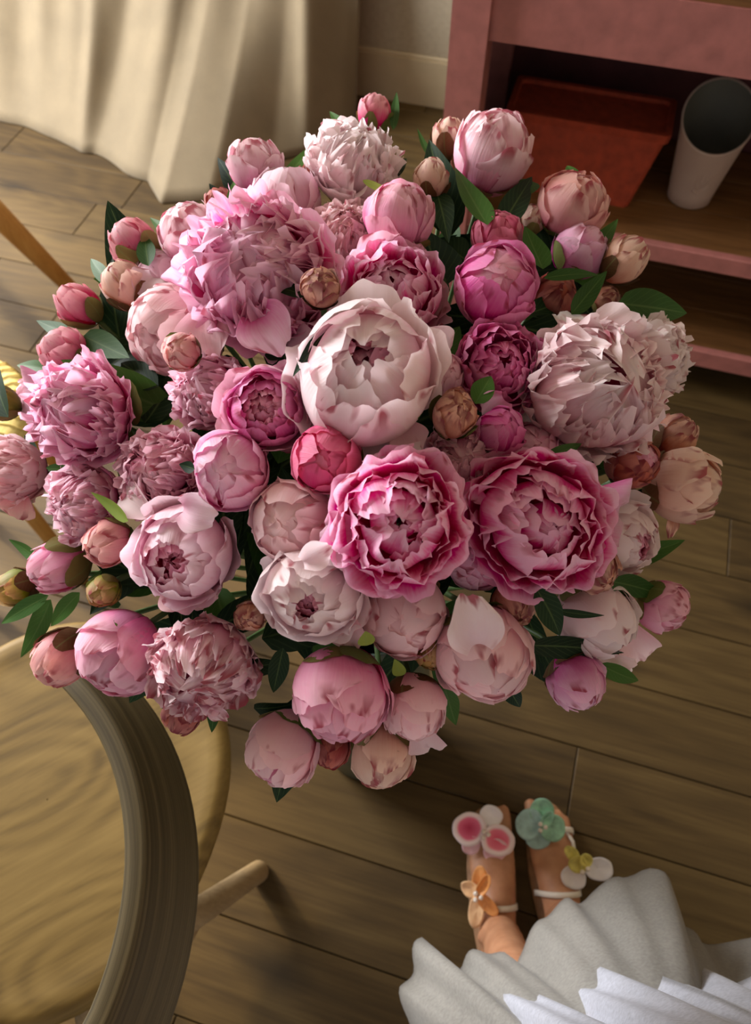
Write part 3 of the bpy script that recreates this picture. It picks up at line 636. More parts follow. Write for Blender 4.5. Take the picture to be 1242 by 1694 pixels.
FL = [
 # px, py, dia, kind, palette, face, label, extra
 (428, 452, 262, 'F', 'pink', (-.12, -.10), 'largest ruffled light pink peony at the upper left of the bouquet', dict(dz=-.02)),
 (292, 550, 158, 'B', 'blush', (-.5, .25), 'pale closed peony under the lower left side of the largest ruffled one', dict(dz=.035, op=8)),
 (650, 485, 186, 'R', 'hot', (.1, -.30), 'pink ruffled peony with hot pink heart above the big cream peony', dict(dz=.02, pal2='pinkpale')),
 (605, 615, 236, 'W', 'pale_heart', (-.05, -.16), 'big cream white cupped peony with small crimson heart at the bouquet centre', dict(dz=-.025, pal2='pale', op=-13)),
 (590, 272, 160, 'F', 'pale', (.28, -.62), 'tall cream white peony with frilled top at the upper bouquet edge', dict(dz=.01)),
 (620, 188, 58, 'S', 'rose', (.1, -.6), 'small pink bud topmost of the whole bouquet', dict(dz=.03)),
 (815, 252, 134, 'B', 'pinkwhite', (.12, -.45), 'round pink and white peony in front of the pink table post', dict()),
 (660, 362, 122, 'B', 'blushpink', (.12, -.5), 'closed lilac pink peony with crimson flecks right of the cream frilled one', dict(dz=-.01)),
 (743, 228, 60, 'S', 'cream', (.0, -.62), 'cream bud touching the left side of the round pink and white peony', dict(dz=.02, sep='sepal_dark')),
 (712, 298, 64, 'S', 'cream', (-.05, -.55), 'cream bud with crimson stripes below the pink table post', dict(dz=.01)),
 (945, 340, 110, 'B', 'peach', (.2, -.42), 'peach pink closed peony in front of the terracotta planter', dict()),
 (1032, 430, 78, 'S', 'cream', (.55, -.45), 'cream bud with dark green base at the upper right edge of the bouquet', dict(sep='sepal_dark')),
 (822, 392, 84, 'B', 'deep', (.0, -.45), 'small deep pink closed peony above the magenta half open one', dict(dz=.02)),
 (820, 472, 132, 'B', 'magenta', (.05, -.12), 'magenta half open peony with dark purple heart right of centre top', dict(dz=-.01, op=17)),
 (960, 415, 90, 'B', 'lilac', (.45, -.45), 'lilac pink peony half hidden left of the cream bud with green base', dict(dz=.03)),
 (915, 492, 78, 'S', 'dusky', (.15, -.2), 'dark dusky red bud in shade right of the magenta half open peony', dict(dz=.06)),
 (828, 605, 148, 'R', 'magenta', (.12, -.05), 'magenta ruffled peony left of the large pale frilly one', dict(dz=.015)),
 (985, 642, 222, 'P', 'pale_heart', (.25, -.05), 'large pale pink frilly peony with layered petals at the right', dict(dz=-.02, pal2='pale')),
 (1085, 592, 122, 'F', 'pale', (.75, -.2), 'white frilly peony behind the right edge of the large pale frilly one', dict(dz=.03)),
 (728, 622, 82, 'B', 'pinkpale', (.2, -.1), 'small pink peony peeking out right of the big cream white one', dict(dz=.03)),
 (752, 685, 82, 'S', 'rust', (.12, -.3), 'dried looking cream and crimson bud below right of the big cream peony', dict(dz=-.02)),
 (828, 714, 80, 'S', 'magenta', (.12, -.2), 'magenta bud with olive base under the magenta ruffled peony', dict(dz=.0)),
 (765, 765, 138, 'F', 'pinkpale', (.0, -.15), 'light pink ruffled peony above the gap between two hot pink rosettes', dict(dz=.03)),
 (662, 865, 240, 'R', 'hot', (.02, .05), 'hot pink rosette peony left of the two low in the centre', dict(dz=-.03)),
 (892, 865, 236, 'R', 'hot', (.05, .08), 'hot pink rosette peony right of the two low in the centre', dict(dz=-.025)),
 (880, 745, 84, 'B', 'pink', (.1, -.2), 'pink peony mostly hidden above the right hot pink rosette', dict(dz=.04)),
 (1046, 765, 88, 'B', 'dusky', (.3, -.1), 'dusky dried rose bud below the large pale frilly peony', dict(op=14)),
 (1115, 722, 72, 'S', 'rust', (.35, -.45), 'green brown bud on top of the yellowed cream peony at the right edge', dict(sep='sepal_dark', dz=.02)),
 (1128, 802, 124, 'B', 'cream', (.65, .1), 'yellowed cream peony rightmost of the whole bouquet', dict(sep='sepal_dark')),
 (1035, 895, 130, 'W', 'pale', (.6, .3), 'creamy white peony at the lower right of the right hot pink rosette', dict(dz=.025)),
 (982, 940, 80, 'S', 'rust', (.25, .35), 'cream and crimson bud under the right hot pink rosette', dict(dz=-.01, sep='sepal_dark')),
 (1095, 1003, 88, 'B', 'blushpink', (.65, .3), 'small round pink peony at the lower right edge of the bouquet', dict(op=6)),
 (985, 1022, 140, 'B', 'pale', (.45, .5), 'pale cream closed peony between green leaves at the lower right', dict(dz=.02)),
 (952, 1128, 100, 'B', 'lilac', (.35, .68), 'lilac pink bud lowest at the right of the bouquet', dict(sep='sepal_dark')),
 (850, 997, 76, 'S', 'rust', (.1, .4), 'dusty pink bud under the gap of the right hot pink rosette', dict(dz=.02)),
 (800, 1082, 166, 'B', 'blush', (.1, .45), 'large pale blush closed peony low right of centre with an upright petal', dict(op=4)),
 (685, 1170, 112, 'B', 'blush', (.12, .68), 'small pale blush peony with crimson top beside the large blush one', dict()),
 (565, 1150, 162, 'B', 'blushpink', (-.02, .62), 'full pink closed peony with crimson flecks at the bottom centre', dict(op=16, dz=-.01)),
 (466, 1240, 128, 'B', 'blush', (-.3, .62), 'pale blush peony with pink heart lowest at the left of the bottom centre', dict(op=14)),
 (632, 1250, 102, 'S', 'cream', (.0, .6), 'cream bud with green and crimson base lowest of the whole bouquet', dict(sep='sepal')),
 (547, 1235, 68, 'S', 'dusky', (-.1, .55), 'dark crimson bud between the two lowest pale flowers', dict(dz=.03)),
 (668, 1015, 152, 'B', 'blush', (.05, .4), 'pale beige pink closed peony below the left hot pink rosette', dict(dz=.03)),
 (515, 985, 168, 'W', 'pale', (-.08, .22), 'cream white half open peony at the lower left of the left rosette', dict(op=-12)),
 (487, 866, 146, 'B', 'blush', (-.25, -.05), 'pale beige closed peony left of the left hot pink rosette', dict(dz=.02)),
 (540, 762, 120, 'B', 'salmon', (-.02, -.05), 'plain salmon pink closed peony below the big cream white one', dict(dz=.0)),
 (440, 678, 134, 'W', 'magenta', (-.03, .0), 'tight pink rosette peony left of the big cream white one', dict(pal2='blushpink', op=4)),
 (382, 778, 126, 'B', 'pink', (.02, .05), 'round orchid pink closed peony left of the salmon pink one', dict(op=6)),
 (345, 648, 138, 'F', 'pinkpale', (-.35, -.2), 'light pink layered peony behind the tight pink rosette', dict(dz=.035)),
 (270, 780, 146, 'F', 'pinkpale', (-.32, -.05), 'light pink frilly peony left of the round orchid pink one', dict(dz=.02)),
 (300, 920, 168, 'W', 'lilacpale', (-.1, .15), 'pale lilac cupped peony with rose heart at the lower left', dict(op=-5)),
 (145, 685, 190, 'F', 'pink', (-.42, -.1), 'large pink ruffled peony at the left edge of the bouquet', dict(dz=-.015)),
 (65, 660, 84, 'B', 'blushpink', (-.6, -.1), 'pale pink peony tucked behind the large pink ruffled one at the left', dict(dz=.04, op=12)),
 (107, 580, 80, 'B', 'rose', (-.45, -.4), 'small rose pink peony resting on top of the large left ruffled one', dict(op=10)),
 (130, 505, 74, 'S', 'rose', (-.5, -.4), 'pink and cream bud second from the top along the left edge', dict()),
 (207, 472, 78, 'S', 'cream', (-.3, -.48), 'cream pink bud left of the largest ruffled peony', dict()),
 (222, 405, 80, 'S', 'rose', (-.45, -.5), 'pointed rose pink bud above the cream pink bud at the upper left', dict()),
 (315, 386, 104, 'B', 'pinkwhite', (-.22, -.5), 'pink and white closed peony above the largest ruffled one', dict(op=8)),
 (423, 274, 88, 'B', 'pinkwhite', (-.1, -.6), 'round pink bud with crimson centre in front of the curtain', dict()),
 (363, 340, 54, 'S', 'dusky', (-.2, -.5), 'small dusky bud below the round pink bud at the curtain', dict(dz=.03)),
 (472, 340, 122, 'B', 'lilacpale', (.0, -.55), 'pale lilac white peony behind the top of the largest ruffled one', dict(dz=.03)),
 (570, 390, 120, 'F', 'blush', (.1, -.35), 'pale blush frilly peony between the largest ruffled one and the lilac pink one', dict(dz=.04)),
 (530, 476, 68, 'S', 'rust', (.0, -.1), 'brown pink dried bud in front of the largest ruffled peony', dict(dz=-.055, sep='sepal_dark')),
 (300, 582, 64, 'S', 'peach', (-.15, .1), 'small pink and yellow bud in front of the pale closed peony at the left', dict(dz=-.025)),
 (145, 830, 130, 'F', 'pinkpale', (-.5, .05), 'rose pink frilly peony under the large left ruffled one', dict(dz=.01)),
 (180, 898, 80, 'S', 'peach', (-.35, .2), 'peach pink bud beside the pale lilac cupped peony', dict(sep='sepal')),
 (98, 935, 94, 'S', 'blushpink', (-.52, .28), 'pink and cream half closed bud at the lower left edge', dict(op=6)),
 (30, 972, 64, 'S', 'green', (-.65, .25), 'green bud with peach tip lowest at the far left edge', dict()),
 (172, 978, 54, 'S', 'green', (-.2, .35), 'yellow green bud above the pink closed peony by the chair', dict(sep='sepal')),
 (200, 1080, 138, 'B', 'blushpink', (-.35, .45), 'pink closed peony overlapping the chair rail at the lower left', dict(op=4, dz=-.01)),
 (103, 1088, 96, 'S', 'peach', (-.45, .5), 'peach bud overlapping the chair seat at the lower left', dict(op=8)),
 (335, 1098, 166, 'P', 'pinkwhite', (-.1, .35), 'pink and white striped peony with crimson edges at the lower left', dict()),
 (303, 1180, 66, 'S', 'dusky', (-.2, .6), 'small dusky pink bud under the crimson edged striped peony', dict(dz=.03)),
 (22, 782, 124, 'P', 'blush', (-.72, .05), 'pale peach peony cut off by the left picture edge', dict(dz=.0)),
 (415, 1018, 52, 'S', 'rust', (-.1, .2), 'small crimson bud left of the cream white half open peony', dict(dz=.02)),
 (2, 668, 56, 'S', 'green', (-.6, -.2), 'dark green bud at the left picture edge above the pale peach peony', dict(dz=-.03, sep='sepal')),
 (508, 296, 40, 'S', 'dusky', (-.1, -.5), 'tiny dusky bud touching the cream frilled peony at the top', dict(dz=.02)),
 (882, 362, 46, 'S', 'cream', (.1, -.4), 'tiny cream bud left of the peach pink closed peony', dict(dz=.04)),
 (785, 925, 98, 'B', 'pink', (.05, .2), 'pink peony squeezed between the two hot pink rosettes', dict(dz=.035)),
 (268, 462, 96, 'B', 'lilacpale', (-.3, -.3), 'pale lilac peony behind the left side of the largest ruffled one', dict(dz=.035)),
 (712, 1078, 58, 'S', 'green', (.0, .3), 'olive bud with red tip left of the large pale blush peony', dict(dz=.02)),
 (1003, 498, 46, 'S', 'rust', (.3, -.3), 'small brown bud above the large pale frilly peony', dict(dz=.05)),
 (650, 752, 84, 'B', 'deep', (.0, -.1), 'mauve pink peony hidden behind the top of the left hot pink rosette', dict(dz=.05)),
]
for (px, py, dia, kind, pal, face, lab, ex) in FL:
    peony(px, py, dia, kind, pal, face, lab, **ex)

# loose guard petals that stand away from a head
def loose(x0, y0, x1, y1, w, d0, d1, pal, who, cup=.25, seed=0):
    root = next(o for o in bpy.data.objects if o.name.startswith('peony') and who in o.get('label', ''))
    rg = np.random.default_rng(seed + 50)
    za, zb = dome(x0, y0) + d0, dome(x1, y1) + d1; b, t = at(x0, y0, za), at(x1, y1, zb); d = t - b; L = np.linalg.norm(d); d /= L
    s = np.cross(cdir(.1 * math.sin(seed), .1, -1), d); s /= np.linalg.norm(s); nn = np.cross(d, s); W = w * za / F_PX; ph = rg.uniform(0, 6.28, 4); rows = []
    for j in range(13):
        v = j / 12; row = []
        for i in range(15):
            u = -1 + 2 * i / 14
            hw = W / 2 * (.45 + .55 * math.sin(math.pi / 2 * min(1, v / .6))) * (1 - .30 * max(0, (v - .7) / .3) ** 2)
            tp = 1 - .24 * abs(u) ** 2.4 + .035 * math.sin(u * 6 + ph[0]) + .02 * math.sin(u * 13 + ph[1])
            row.append(b + d * L * v * (1 + (tp - 1) * v) + s * hw * u + nn * (cup * W * (u * u - .3) * (1 - .3 * v) + .05 * W * math.sin(u * 5 + ph[2]) * v * v + .16 * L * math.sin(math.pi * v)))
        rows.append(row)
    q = MB(); q.grid(np.array(rows), [(i / 14, .5 + .5 * j / 12) for j in range(13) for i in range(15)]); q.build('petal', PAL[pal], root)
LOOSE = [
 (790, 1070, 772, 985, 92, -.05, -.055, 'pale', 'large pale blush closed peony low right'), (955, 575, 938, 514, 78, .01, .02, 'pale', 'large pale pink frilly peony with layered'),
 (250, 850, 204, 812, 66, -.01, .0, 'pale', 'light pink frilly peony left of the round orchid'), (300, 842, 356, 856, 66, -.02, -.02, 'lilacpale', 'light pink frilly peony left of the round orchid'),
 (305, 950, 326, 1010, 100, .01, .02, 'blush', 'pale lilac cupped peony with rose heart'), (1030, 1030, 1062, 1096, 76, .02, .03, 'blush', 'pale cream closed peony between green leaves'),
 (990, 1080, 1050, 1106, 40, .02, .03, 'pale', 'pale cream closed peony between green leaves'), (950, 832, 1034, 846, 120, -.035, -.01, 'pink', 'hot pink rosette peony right of the two'),
 (612, 885, 530, 890, 96, -.02, -.01, 'pink', 'hot pink rosette peony left of the two'), (110, 655, 32, 652, 92, .0, .01, 'blushpink', 'large pink ruffled peony at the left edge'),
 (425, 520, 468, 580, 92, -.02, -.02, 'pink', 'largest ruffled light pink peony'), (340, 520, 352, 590, 100, .0, .01, 'blush', 'largest ruffled light pink peony'),
 (692, 1195, 714, 1244, 66, .0, .01, 'blush', 'small pale blush peony with crimson top'), (1110, 845, 1108, 890, 22, .02, .02, 'rust', 'yellowed cream peony rightmost'),
 (530, 575, 474, 560, 60, .02, .03, 'pale', 'big cream white cupped peony'), (690, 560, 738, 600, 90, .01, .02, 'pale', 'big cream white cupped peony'), (660, 700, 690, 752, 70, .0, .01, 'blush', 'big cream white cupped peony'),
 (500, 930, 548, 905, 50, -.03, -.03, 'pale', 'cream white half open peony at the lower left'), (570, 1010, 578, 1075, 66, .01, .01, 'blush', 'cream white half open peony at the lower left'), (650, 775, 640, 745, 90, -.02, -.015, 'pink', 'hot pink rosette peony left of the two'),
 (780, 800, 768, 830, 70, -.01, .0, 'pink', 'hot pink rosette peony right of the two'),
 (40, 820, 30, 860, 60, .0, .0, 'peach', 'pale peach peony cut off'), (106, 838, 76, 824, 40, .0, .0, 'blush', 'rose pink frilly peony under'), (345, 1160, 376, 1192, 30, -.01, -.01, 'pinkwhite', 'pink and white striped peony'),
 (230, 485, 262, 452, 60, .0, .01, 'pale', 'pale lilac peony behind the left side'), (835, 660, 800, 690, 60, .0, .01, 'pink', 'magenta ruffled peony left of'),
]
for i, a_ in enumerate(LOOSE): loose(*a_, seed=i)

# ---- leaves: each belongs to the stem of the nearest flower
def leaf(b, t, width, nrm, mat, root, arch=.10, fold=.25, seed=0, wav=.0):
    rg = np.random.default_rng(seed); b, t = np.array(b), np.array(t); d = t - b; L = np.linalg.norm(d); d /= L
    s = np.cross(nrm, d); s /= np.linalg.norm(s); nn = np.cross(d, s)
    nv, nu = 13, 7; rows = []; twist = rg.uniform(-.5, .5)
    for j in range(nv):
        v = j / (nv - 1); w = width / 2 * (math.sin(math.pi * min(1, v ** .75)) ** .8 * (1 - .25 * v) * 1.15 + (.03 if v < .1 else 0)); row = []
        if v == 1: w = width * .004
        tw = twist * v; s2 = s * math.cos(tw) + nn * math.sin(tw); n2 = nn * math.cos(tw) - s * math.sin(tw)
        for i in range(nu):
            u = -1 + 2 * i / (nu - 1)
            row.append(b + d * L * v + s2 * w * u + n2 * (abs(u) * w * fold + wav * w * math.sin(v * 9 + u)) + nn * arch * L * math.sin(math.pi * v))
        rows.append(row)
    q = MB(); q.grid(np.array(rows)); return q.build('leaf', mat, root)

def nearest(p):
    return min(peony.heads, key=lambda h: np.linalg.norm(h[2] - p))[5]

LV = [  # base px, tip px, width px, depth offset base, tip, material
 (468, 300, 522, 236, 20, .0, .02, 'leaf'), (388, 352, 386, 300, 22, .0, .0, 'leaf'), (572, 216, 545, 184, 16, .02, .03, 'leaf'), (650, 215, 656, 152, 14, .03, .03, 'leaf'),
 (806, 372, 752, 276, 48, -.01, .0, 'leaf'), (826, 380, 880, 292, 40, .01, .02, 'leaf_dark'), (898, 445, 868, 374, 46, .0, -.01, 'leaf'), (1022, 502, 1136, 518, 52, .02, .03, 'leaf'),
 (945, 520, 1004, 448, 30, .01, .0, 'leaf'), (508, 490, 440, 470, 26, -.03, -.03, 'leaf_dark'), (548, 528, 484, 624, 30, -.03, -.035, 'leaf_dark'), (682, 622, 692, 694, 34, -.01, -.02, 'leaf'),
 (138, 556, 214, 592, 40, .01, .02, 'leaf'), (82, 612, 28, 604, 22, .01, .01, 'leaf'), (118, 556, 60, 530, 24, .0, .0, 'leaf'), (184, 470, 150, 428, 22, .0, .0, 'leaf'),
 (290, 395, 248, 360, 20, .01, .01, 'leaf'), (246, 440, 240, 390, 28, -.01, -.01, 'leaf'), (212, 862, 150, 814, 22, -.03, -.03, 'leaf_lime'), (118, 778, 76, 774, 18, .0, .0, 'leaf'),
 (62, 926, 14, 892, 20, .0, .0, 'leaf'), (80, 985, 2, 1032, 26, -.01, -.02, 'leaf'), (84, 992, 34, 1088, 32, -.01, -.02, 'leaf'), (132, 980, 84, 1036, 26, -.01, -.01, 'leaf'),
 (352, 1160, 350, 1212, 22, .01, .01, 'leaf'), (276, 1120, 272, 1176, 22, .02, .02, 'leaf_dark'), (736, 1140, 754, 1200, 30, .01, .01, 'leaf'), (836, 1130, 860, 1170, 26, .01, .01, 'leaf_dark'),
 (876, 1068, 1032, 1080, 38, .0, -.01, 'leaf_dark'), (990, 1098, 1056, 1126, 26, .01, .01, 'leaf'), (1010, 962, 1102, 986, 36, -.01, .0, 'leaf'), (886, 972, 926, 1052, 40, -.02, -.02, 'leaf_dark'),
 (984, 412, 1022, 362, 26, .01, .01, 'leaf'), (898, 756, 962, 734, 20, -.01, -.01, 'leaf'), (726, 590, 760, 540, 44, .03, .03, 'leaf'), (786, 668, 812, 622, 34, .0, .0, 'leaf'),
 (722, 268, 690, 212, 12, .02, .02, 'leaf'), (14, 690, -6, 590, 40, -.05, -.05, 'leaf_dark'), (322, 776, 296, 768, 18, -.03, -.03, 'leaf_dark'), (468, 1072, 452, 1146, 30, .02, .02, 'leaf_dark'),
 (396, 1108, 476, 1098, 32, .02, .02, 'leaf_dark'), (420, 1172, 500, 1160, 34, .04, .04, 'leaf_dark'), (600, 298, 650, 318, 14, -.02, -.02, 'leaf_lime'), (722, 318, 742, 402, 36, .02, .03, 'leaf_dark'),
 (740, 470, 700, 380, 70, .05, .04, 'leaf_dark'), (770, 430, 720, 400, 50, .05, .05, 'leaf_dark'), (870, 520, 960, 480, 34, .05, .05, 'leaf_dark'), (262, 640, 200, 600, 40, .04, .04, 'leaf_dark'),
 (240, 700, 290, 615, 54, .05, .05, 'leaf_dark'), (900, 460, 990, 455, 20, .0, .0, 'leaf'), (606, 1068, 604, 1044, 26, -.01, -.01, 'leaf_lime'), (664, 1118, 652, 1090, 20, .0, .0, 'leaf_lime'),
 (150, 960, 152, 992, 18, .0, .0, 'leaf_lime'), (950, 300, 938, 274, 22, .01, .01, 'leaf'), (470, 590, 430, 560, 34, .03, .03, 'leaf_dark'), (920, 1010, 1000, 1018, 14, -.01, -.02, 'leaf_dark'),
 (200, 1000, 150, 985, 20, .02, .02, 'leaf'), (880, 300, 862, 330, 30, .02, .02, 'leaf'), (60, 760, 40, 720, 24, .03, .03, 'leaf_dark'), (640, 300, 672, 262, 24, .03, .03, 'leaf_dark'),
]
for i, (x0, y0, x1, y1, w, d0, d1, mt) in enumerate(LV):
    za, zb = dome(x0, y0) + d0, dome(x1, y1) + d1
    b, t = at(x0, y0, za), at(x1, y1, zb); xm, ym = (x0 + x1) / 2, (y0 + y1) / 2
    nrm = cdir((xm - BX) / 580 * .5 + .15 * math.sin(i * 2.3), (ym - BY) / 560 * .5 + .15 * math.cos(i * 1.7), -1)
    leaf(b, t, w * za / F_PX * 1.1, nrm, MAT[mt], nearest(b), .06 * math.sin(i * 3.1), .22, i)
    # its stalk back into the bouquet
# deeper foliage filling the gaps between the heads
rg = np.random.default_rng(5)
cnt = 0
while cnt < 150:
    r, a = math.sqrt(rg.uniform(0, 1)) * .86, rg.uniform(0, 6.283)
    px, py = BX + 20 + r * 520 * math.cos(a), BY + 10 + r * 500 * math.sin(a)
    z0 = dome(px, py) + rg.uniform(.045, .11)
    b = at(px, py, z0 + .02); ang = rg.uniform(0, 6.283); ln = rg.uniform(.055, .095)
    d = cdir(math.cos(ang) * ln, math.sin(ang) * ln, -rg.uniform(-.02, .03))
    leaf(b, b + d, ln * rg.uniform(.32, .5), cdir(rg.uniform(-.5, .5), rg.uniform(-.5, .5), -1), MAT['leaf_dark' if rg.uniform() < .65 else 'leaf'], nearest(b), rg.uniform(-.05, .12), .25, 1000 + cnt)
    cnt += 1

# ------------------------------------------------------------------ the person: legs and feet, dress, sandals
def capsule_chain(m, pts, rad, n=14):
    m.tube(pts, rad, n)
    m.ball(pts[0], rad[0]); m.ball(pts[-1], rad[-1])
FEET = []
def leg_geo(m, toe, heel, shin, knee, hip, side):
    toe, heel = np.array(toe), np.array(heel); ax = heel - toe; L = np.linalg.norm(ax[:2]); ax = ax / np.linalg.norm(ax)
    lat = np.array([-ax[1], ax[0], 0]); lat /= np.linalg.norm(lat)          # to the wearer's right when facing along -ax
    ss = [0.03, .10, .20, .35, .5, .65, .78, .9, .97]
    hw = [.030, .039, .042, .041, .036, .032, .031, .028, .020]
    ht = [.022, .026, .032, .042, .056, .074, .084, .070, .045]
    rows = []
    for s, w, h in zip(ss, hw, ht):
        c = toe + ax * L * s; ring = []
        for q in np.linspace(0, 2 * math.pi, 18, endpoint=False):
            zz = h / 2 + h / 2 * math.sin(q) + .010; ww = w * math.cos(q) * (1 if math.sin(q) < 0 else (1 - .28 * math.sin(q)))
            ring.append(c + lat * ww + np.array([0, 0, zz]))
        rows.append(ring)
    b = len(m.v); m.grid(np.array(rows), closed_u=True); m.f.append(tuple(b + i for i in range(18))[::-1]); m.f.append(tuple(len(m.v) - 18 + i for i in range(18)))
    # five toes, big toe on the inner side
    offs = [(-.028, .013, .0), (-.009, .010, -.002), (.007, .009, .006), (.021, .0085, .015), (.033, .0085, .026)]
    for o, r, back in offs:
        o *= side
        p0 = toe + ax * (L * .14 + back) + lat * o * .95 + np.array([0, 0, .024]); p1 = toe + ax * (.008 + back) + lat * o + np.array([0, 0, .022]); p2 = toe + ax * (-.008 + back) + lat * o + np.array([0, 0, .018])
        capsule_chain(m, [p0, p1, p2], [r * 1.05, r, r * .9], 10)
    ank = toe + ax * L * .76 + np.array([0, 0, .075])
    shin, knee, hip = map(np.array, (shin, knee, hip))
    capsule_chain(m, [ank + np.array([0, 0, -.03]), ank + np.array([0, 0, .01]), shin, (shin + knee) / 2 + np.array([0, -.012, 0]), knee, (knee + hip) / 2, hip], [.033, .032, .036, .048, .046, .054, .066], 18)
    for sd in (-1, 1): m.ball(ank + lat * .027 * sd + np.array([0, 0, -.002]), .012, 7)
    return ax, lat, L, ank
mb = MB()
tl, tr = onz(806, 1352, .0), onz(900, 1342, .0)
L_ = leg_geo(mb, (tl[0], tl[1], 0), (.190, .075, 0), (.180, .085, .22), (.21, .02, .46), (.222, -.045, .86), -1)
R_ = leg_geo(mb, (tr[0], tr[1], 0), (.292, .135, 0), (.292, .135, .22), (.305, .02, .46), (.302, -.045, .86), 1)
capsule_chain(mb, [(.22, -.05, .88), (.26, -.055, .90), (.30, -.05, .88)], [.07, .08, .07])
TORSO = [(.90, .105, .085, -.055), (.97, .098, .076, -.060), (1.04, .096, .074, -.068), (1.11, .106, .080, -.080), (1.18, .120, .092, -.092), (1.24, .126, .090, -.104), (1.30, .128, .074, -.118), (1.345, .085, .055, -.130), (1.37, .052, .046, -.136)]
BXC = .262
def loft(m, rows_, grow=0.0, n=30):
    m.grid(np.array([[(BXC + (a + grow) * math.cos(q), y + (b + grow) * math.sin(q), z) for q in np.linspace(0, 2 * math.pi, n, endpoint=False)] for z, a, b, y in rows_]), closed_u=True)
def ell(m, c, A, n=16):
    c = np.array(c); m.grid(np.array([[c + A @ np.array([math.sin(t) * math.cos(q), math.sin(t) * math.sin(q), math.cos(t)]) for q in np.linspace(0, 2 * math.pi, n * 2, endpoint=False)] for t in np.linspace(.02, math.pi - .02, n)]), closed_u=True)
b_ = len(mb.v); loft(mb, TORSO); mb.f.append(tuple(b_ + k_ for k_ in range(30))[::-1]); mb.f.append(tuple(len(mb.v) - 30 + k_ for k_ in range(30)))
for sd in (-1, 1):
    sh = np.array([BXC + sd * .145, -.122, 1.305]); el = np.array([BXC + sd * .205, -.165, 1.04]); wr = np.array([BXC + sd * .195, -.135, .82])
    capsule_chain(mb, [sh + np.array([-sd * .07, 0, .012]), sh, (sh + el) / 2, el, (el * .65 + wr * .35), wr], [.046, .044, .037, .032, .031, .022], 16)
    capsule_chain(mb, [wr, wr + np.array([0, .004, -.035]), wr + np.array([0, .008, -.085])], [.022, .026, .024], 12)
    for k_, (dy, ln) in enumerate(((-.024, .060), (-.008, .072), (.009, .078), (.025, .070))):
        k0 = wr + np.array([0, dy + .006, -.085]); capsule_chain(mb, [k0, k0 + np.array([-sd * .004, .002, -ln * .5]), k0 + np.array([-sd * .014, .004, -ln])], [.0095, .0088, .0075], 10)
    k0 = wr + np.array([-sd * .006, .024, -.035]); capsule_chain(mb, [k0, k0 + np.array([-sd * .012, .022, -.030]), k0 + np.array([-sd * .016, .028, -.058])], [.011, .0095, .008], 10)
# neck and head, bowed towards the bouquet
HC = np.array([BXC - .004, -.150, 1.535]); fw = np.array([-.30, .83, -.47]); fw /= np.linalg.norm(fw); rt = np.cross(fw, [0, 0, 1.0]); rt /= np.linalg.norm(rt); upv = np.cross(rt, fw)
HA = np.stack([rt * .072, fw * .092, upv * .108], 1)
capsule_chain(mb, [(BXC, -.134, 1.35), (BXC, -.145, 1.42), HC - upv * .06], [.050, .046, .046], 16)
ell(mb, HC, HA); ell(mb, HC + fw * .030 - upv * .062, np.stack([rt * .045, fw * .050, upv * .045], 1), 10)
capsule_chain(mb, [HC + fw * .088 + upv * .012, HC + fw * .095 - upv * .022], [.007, .011], 8)
for sd in (-1, 1): ell(mb, HC + rt * sd * .072 - upv * .004 - fw * .006, np.stack([rt * .008, fw * .018, upv * .028], 1), 8)
per = mb.build('person', MAT['skin'], origin=(.25, .05, 0))
md = per.modifiers.new('one_surface', 'REMESH'); md.mode = 'VOXEL'; md.voxel_size = .004; md.use_smooth_shade = True
sm = per.modifiers.new('soften', 'SMOOTH'); sm.factor = .5; sm.iterations = 4
dg = bpy.context.evaluated_depsgraph_get(); me = bpy.data.meshes.new_from_object(per.evaluated_get(dg)); per.modifiers.clear(); per.data = me
tag(per, 'person in a white ruffled dress and flowered sandals, seen from above', 'person')

# dress: two ruffled organza tiers, hem outlines given in plan
DC = np.array([.262, -.062])
def tier(hem_px, z_hem, z_top, r_top, back_r, flute, seed, dz=.0):
    pts = [onz(x, y, z_hem)[:2] - DC for x, y in hem_px]
    an = np.array([math.atan2(p[1], p[0]) for p in pts]); rd = np.array([np.linalg.norm(p) for p in pts])
    o = np.argsort(an); an, rd = an[o], rd[o]
    ext = [an[-1] + .5, an[-1] + 1.2, an[0] - .6 + 2 * math.pi, ]
    an = np.concatenate([an, ext]); rd = np.concatenate([rd, [back_r] * 3]); o = np.argsort(an); an, rd = an[o], rd[o]
    rg = np.random.default_rng(seed); NV, NU = 26, 260; rows = []; ph = rg.uniform(0, 6.28, 5)
    for j in range(NV):
        s = j / (NV - 1); row = []
        for i in range(NU):
            a = an[0] + 2 * math.pi * i / NU
            aa = (a - an[0]) % (2 * math.pi) + an[0]
            rh = np.interp(aa, an, rd, period=2 * math.pi)
            w = s ** .9
            r = r_top * (1 - w) + rh * w
            fl = flute * s ** 1.5 * (math.sin(a * 13 + ph[0] + .8 * math.sin(a * 3 + ph[1])) * .6 + math.sin(a * 29 + ph[2]) * .45)
            z = z_top + (z_hem - z_top) * s ** 1.25 + fl * .8 + dz * s * math.sin(a * 5 + ph[3])
            row.append((DC[0] + (r + fl * .55) * math.cos(a), DC[1] + (r + fl * .55) * math.sin(a), z))
        rows.append(row)
    m = MB(); m.grid(np.array(rows), closed_u=True); return m
dress = sub_empty('dress', per)
dress['label'] = 'white tiered organza dress'
hem1 = [(640, 1760), (664, 1690), (668, 1640), (690, 1608), (740, 1592), (788, 1576), (830, 1588), (852, 1596), (858, 1560), (884, 1540), (905, 1520), (945, 1492), (985, 1462), (1030, 1454), (1066, 1442), (1098, 1478), (1135, 1528), (1165, 1552), (1242, 1552), (1330, 1590)]
t1 = tier(hem1, .34, .64, .118, .27, .026, 1).build('ruffle_tier', MAT['organza'], dress, solid=.0012)
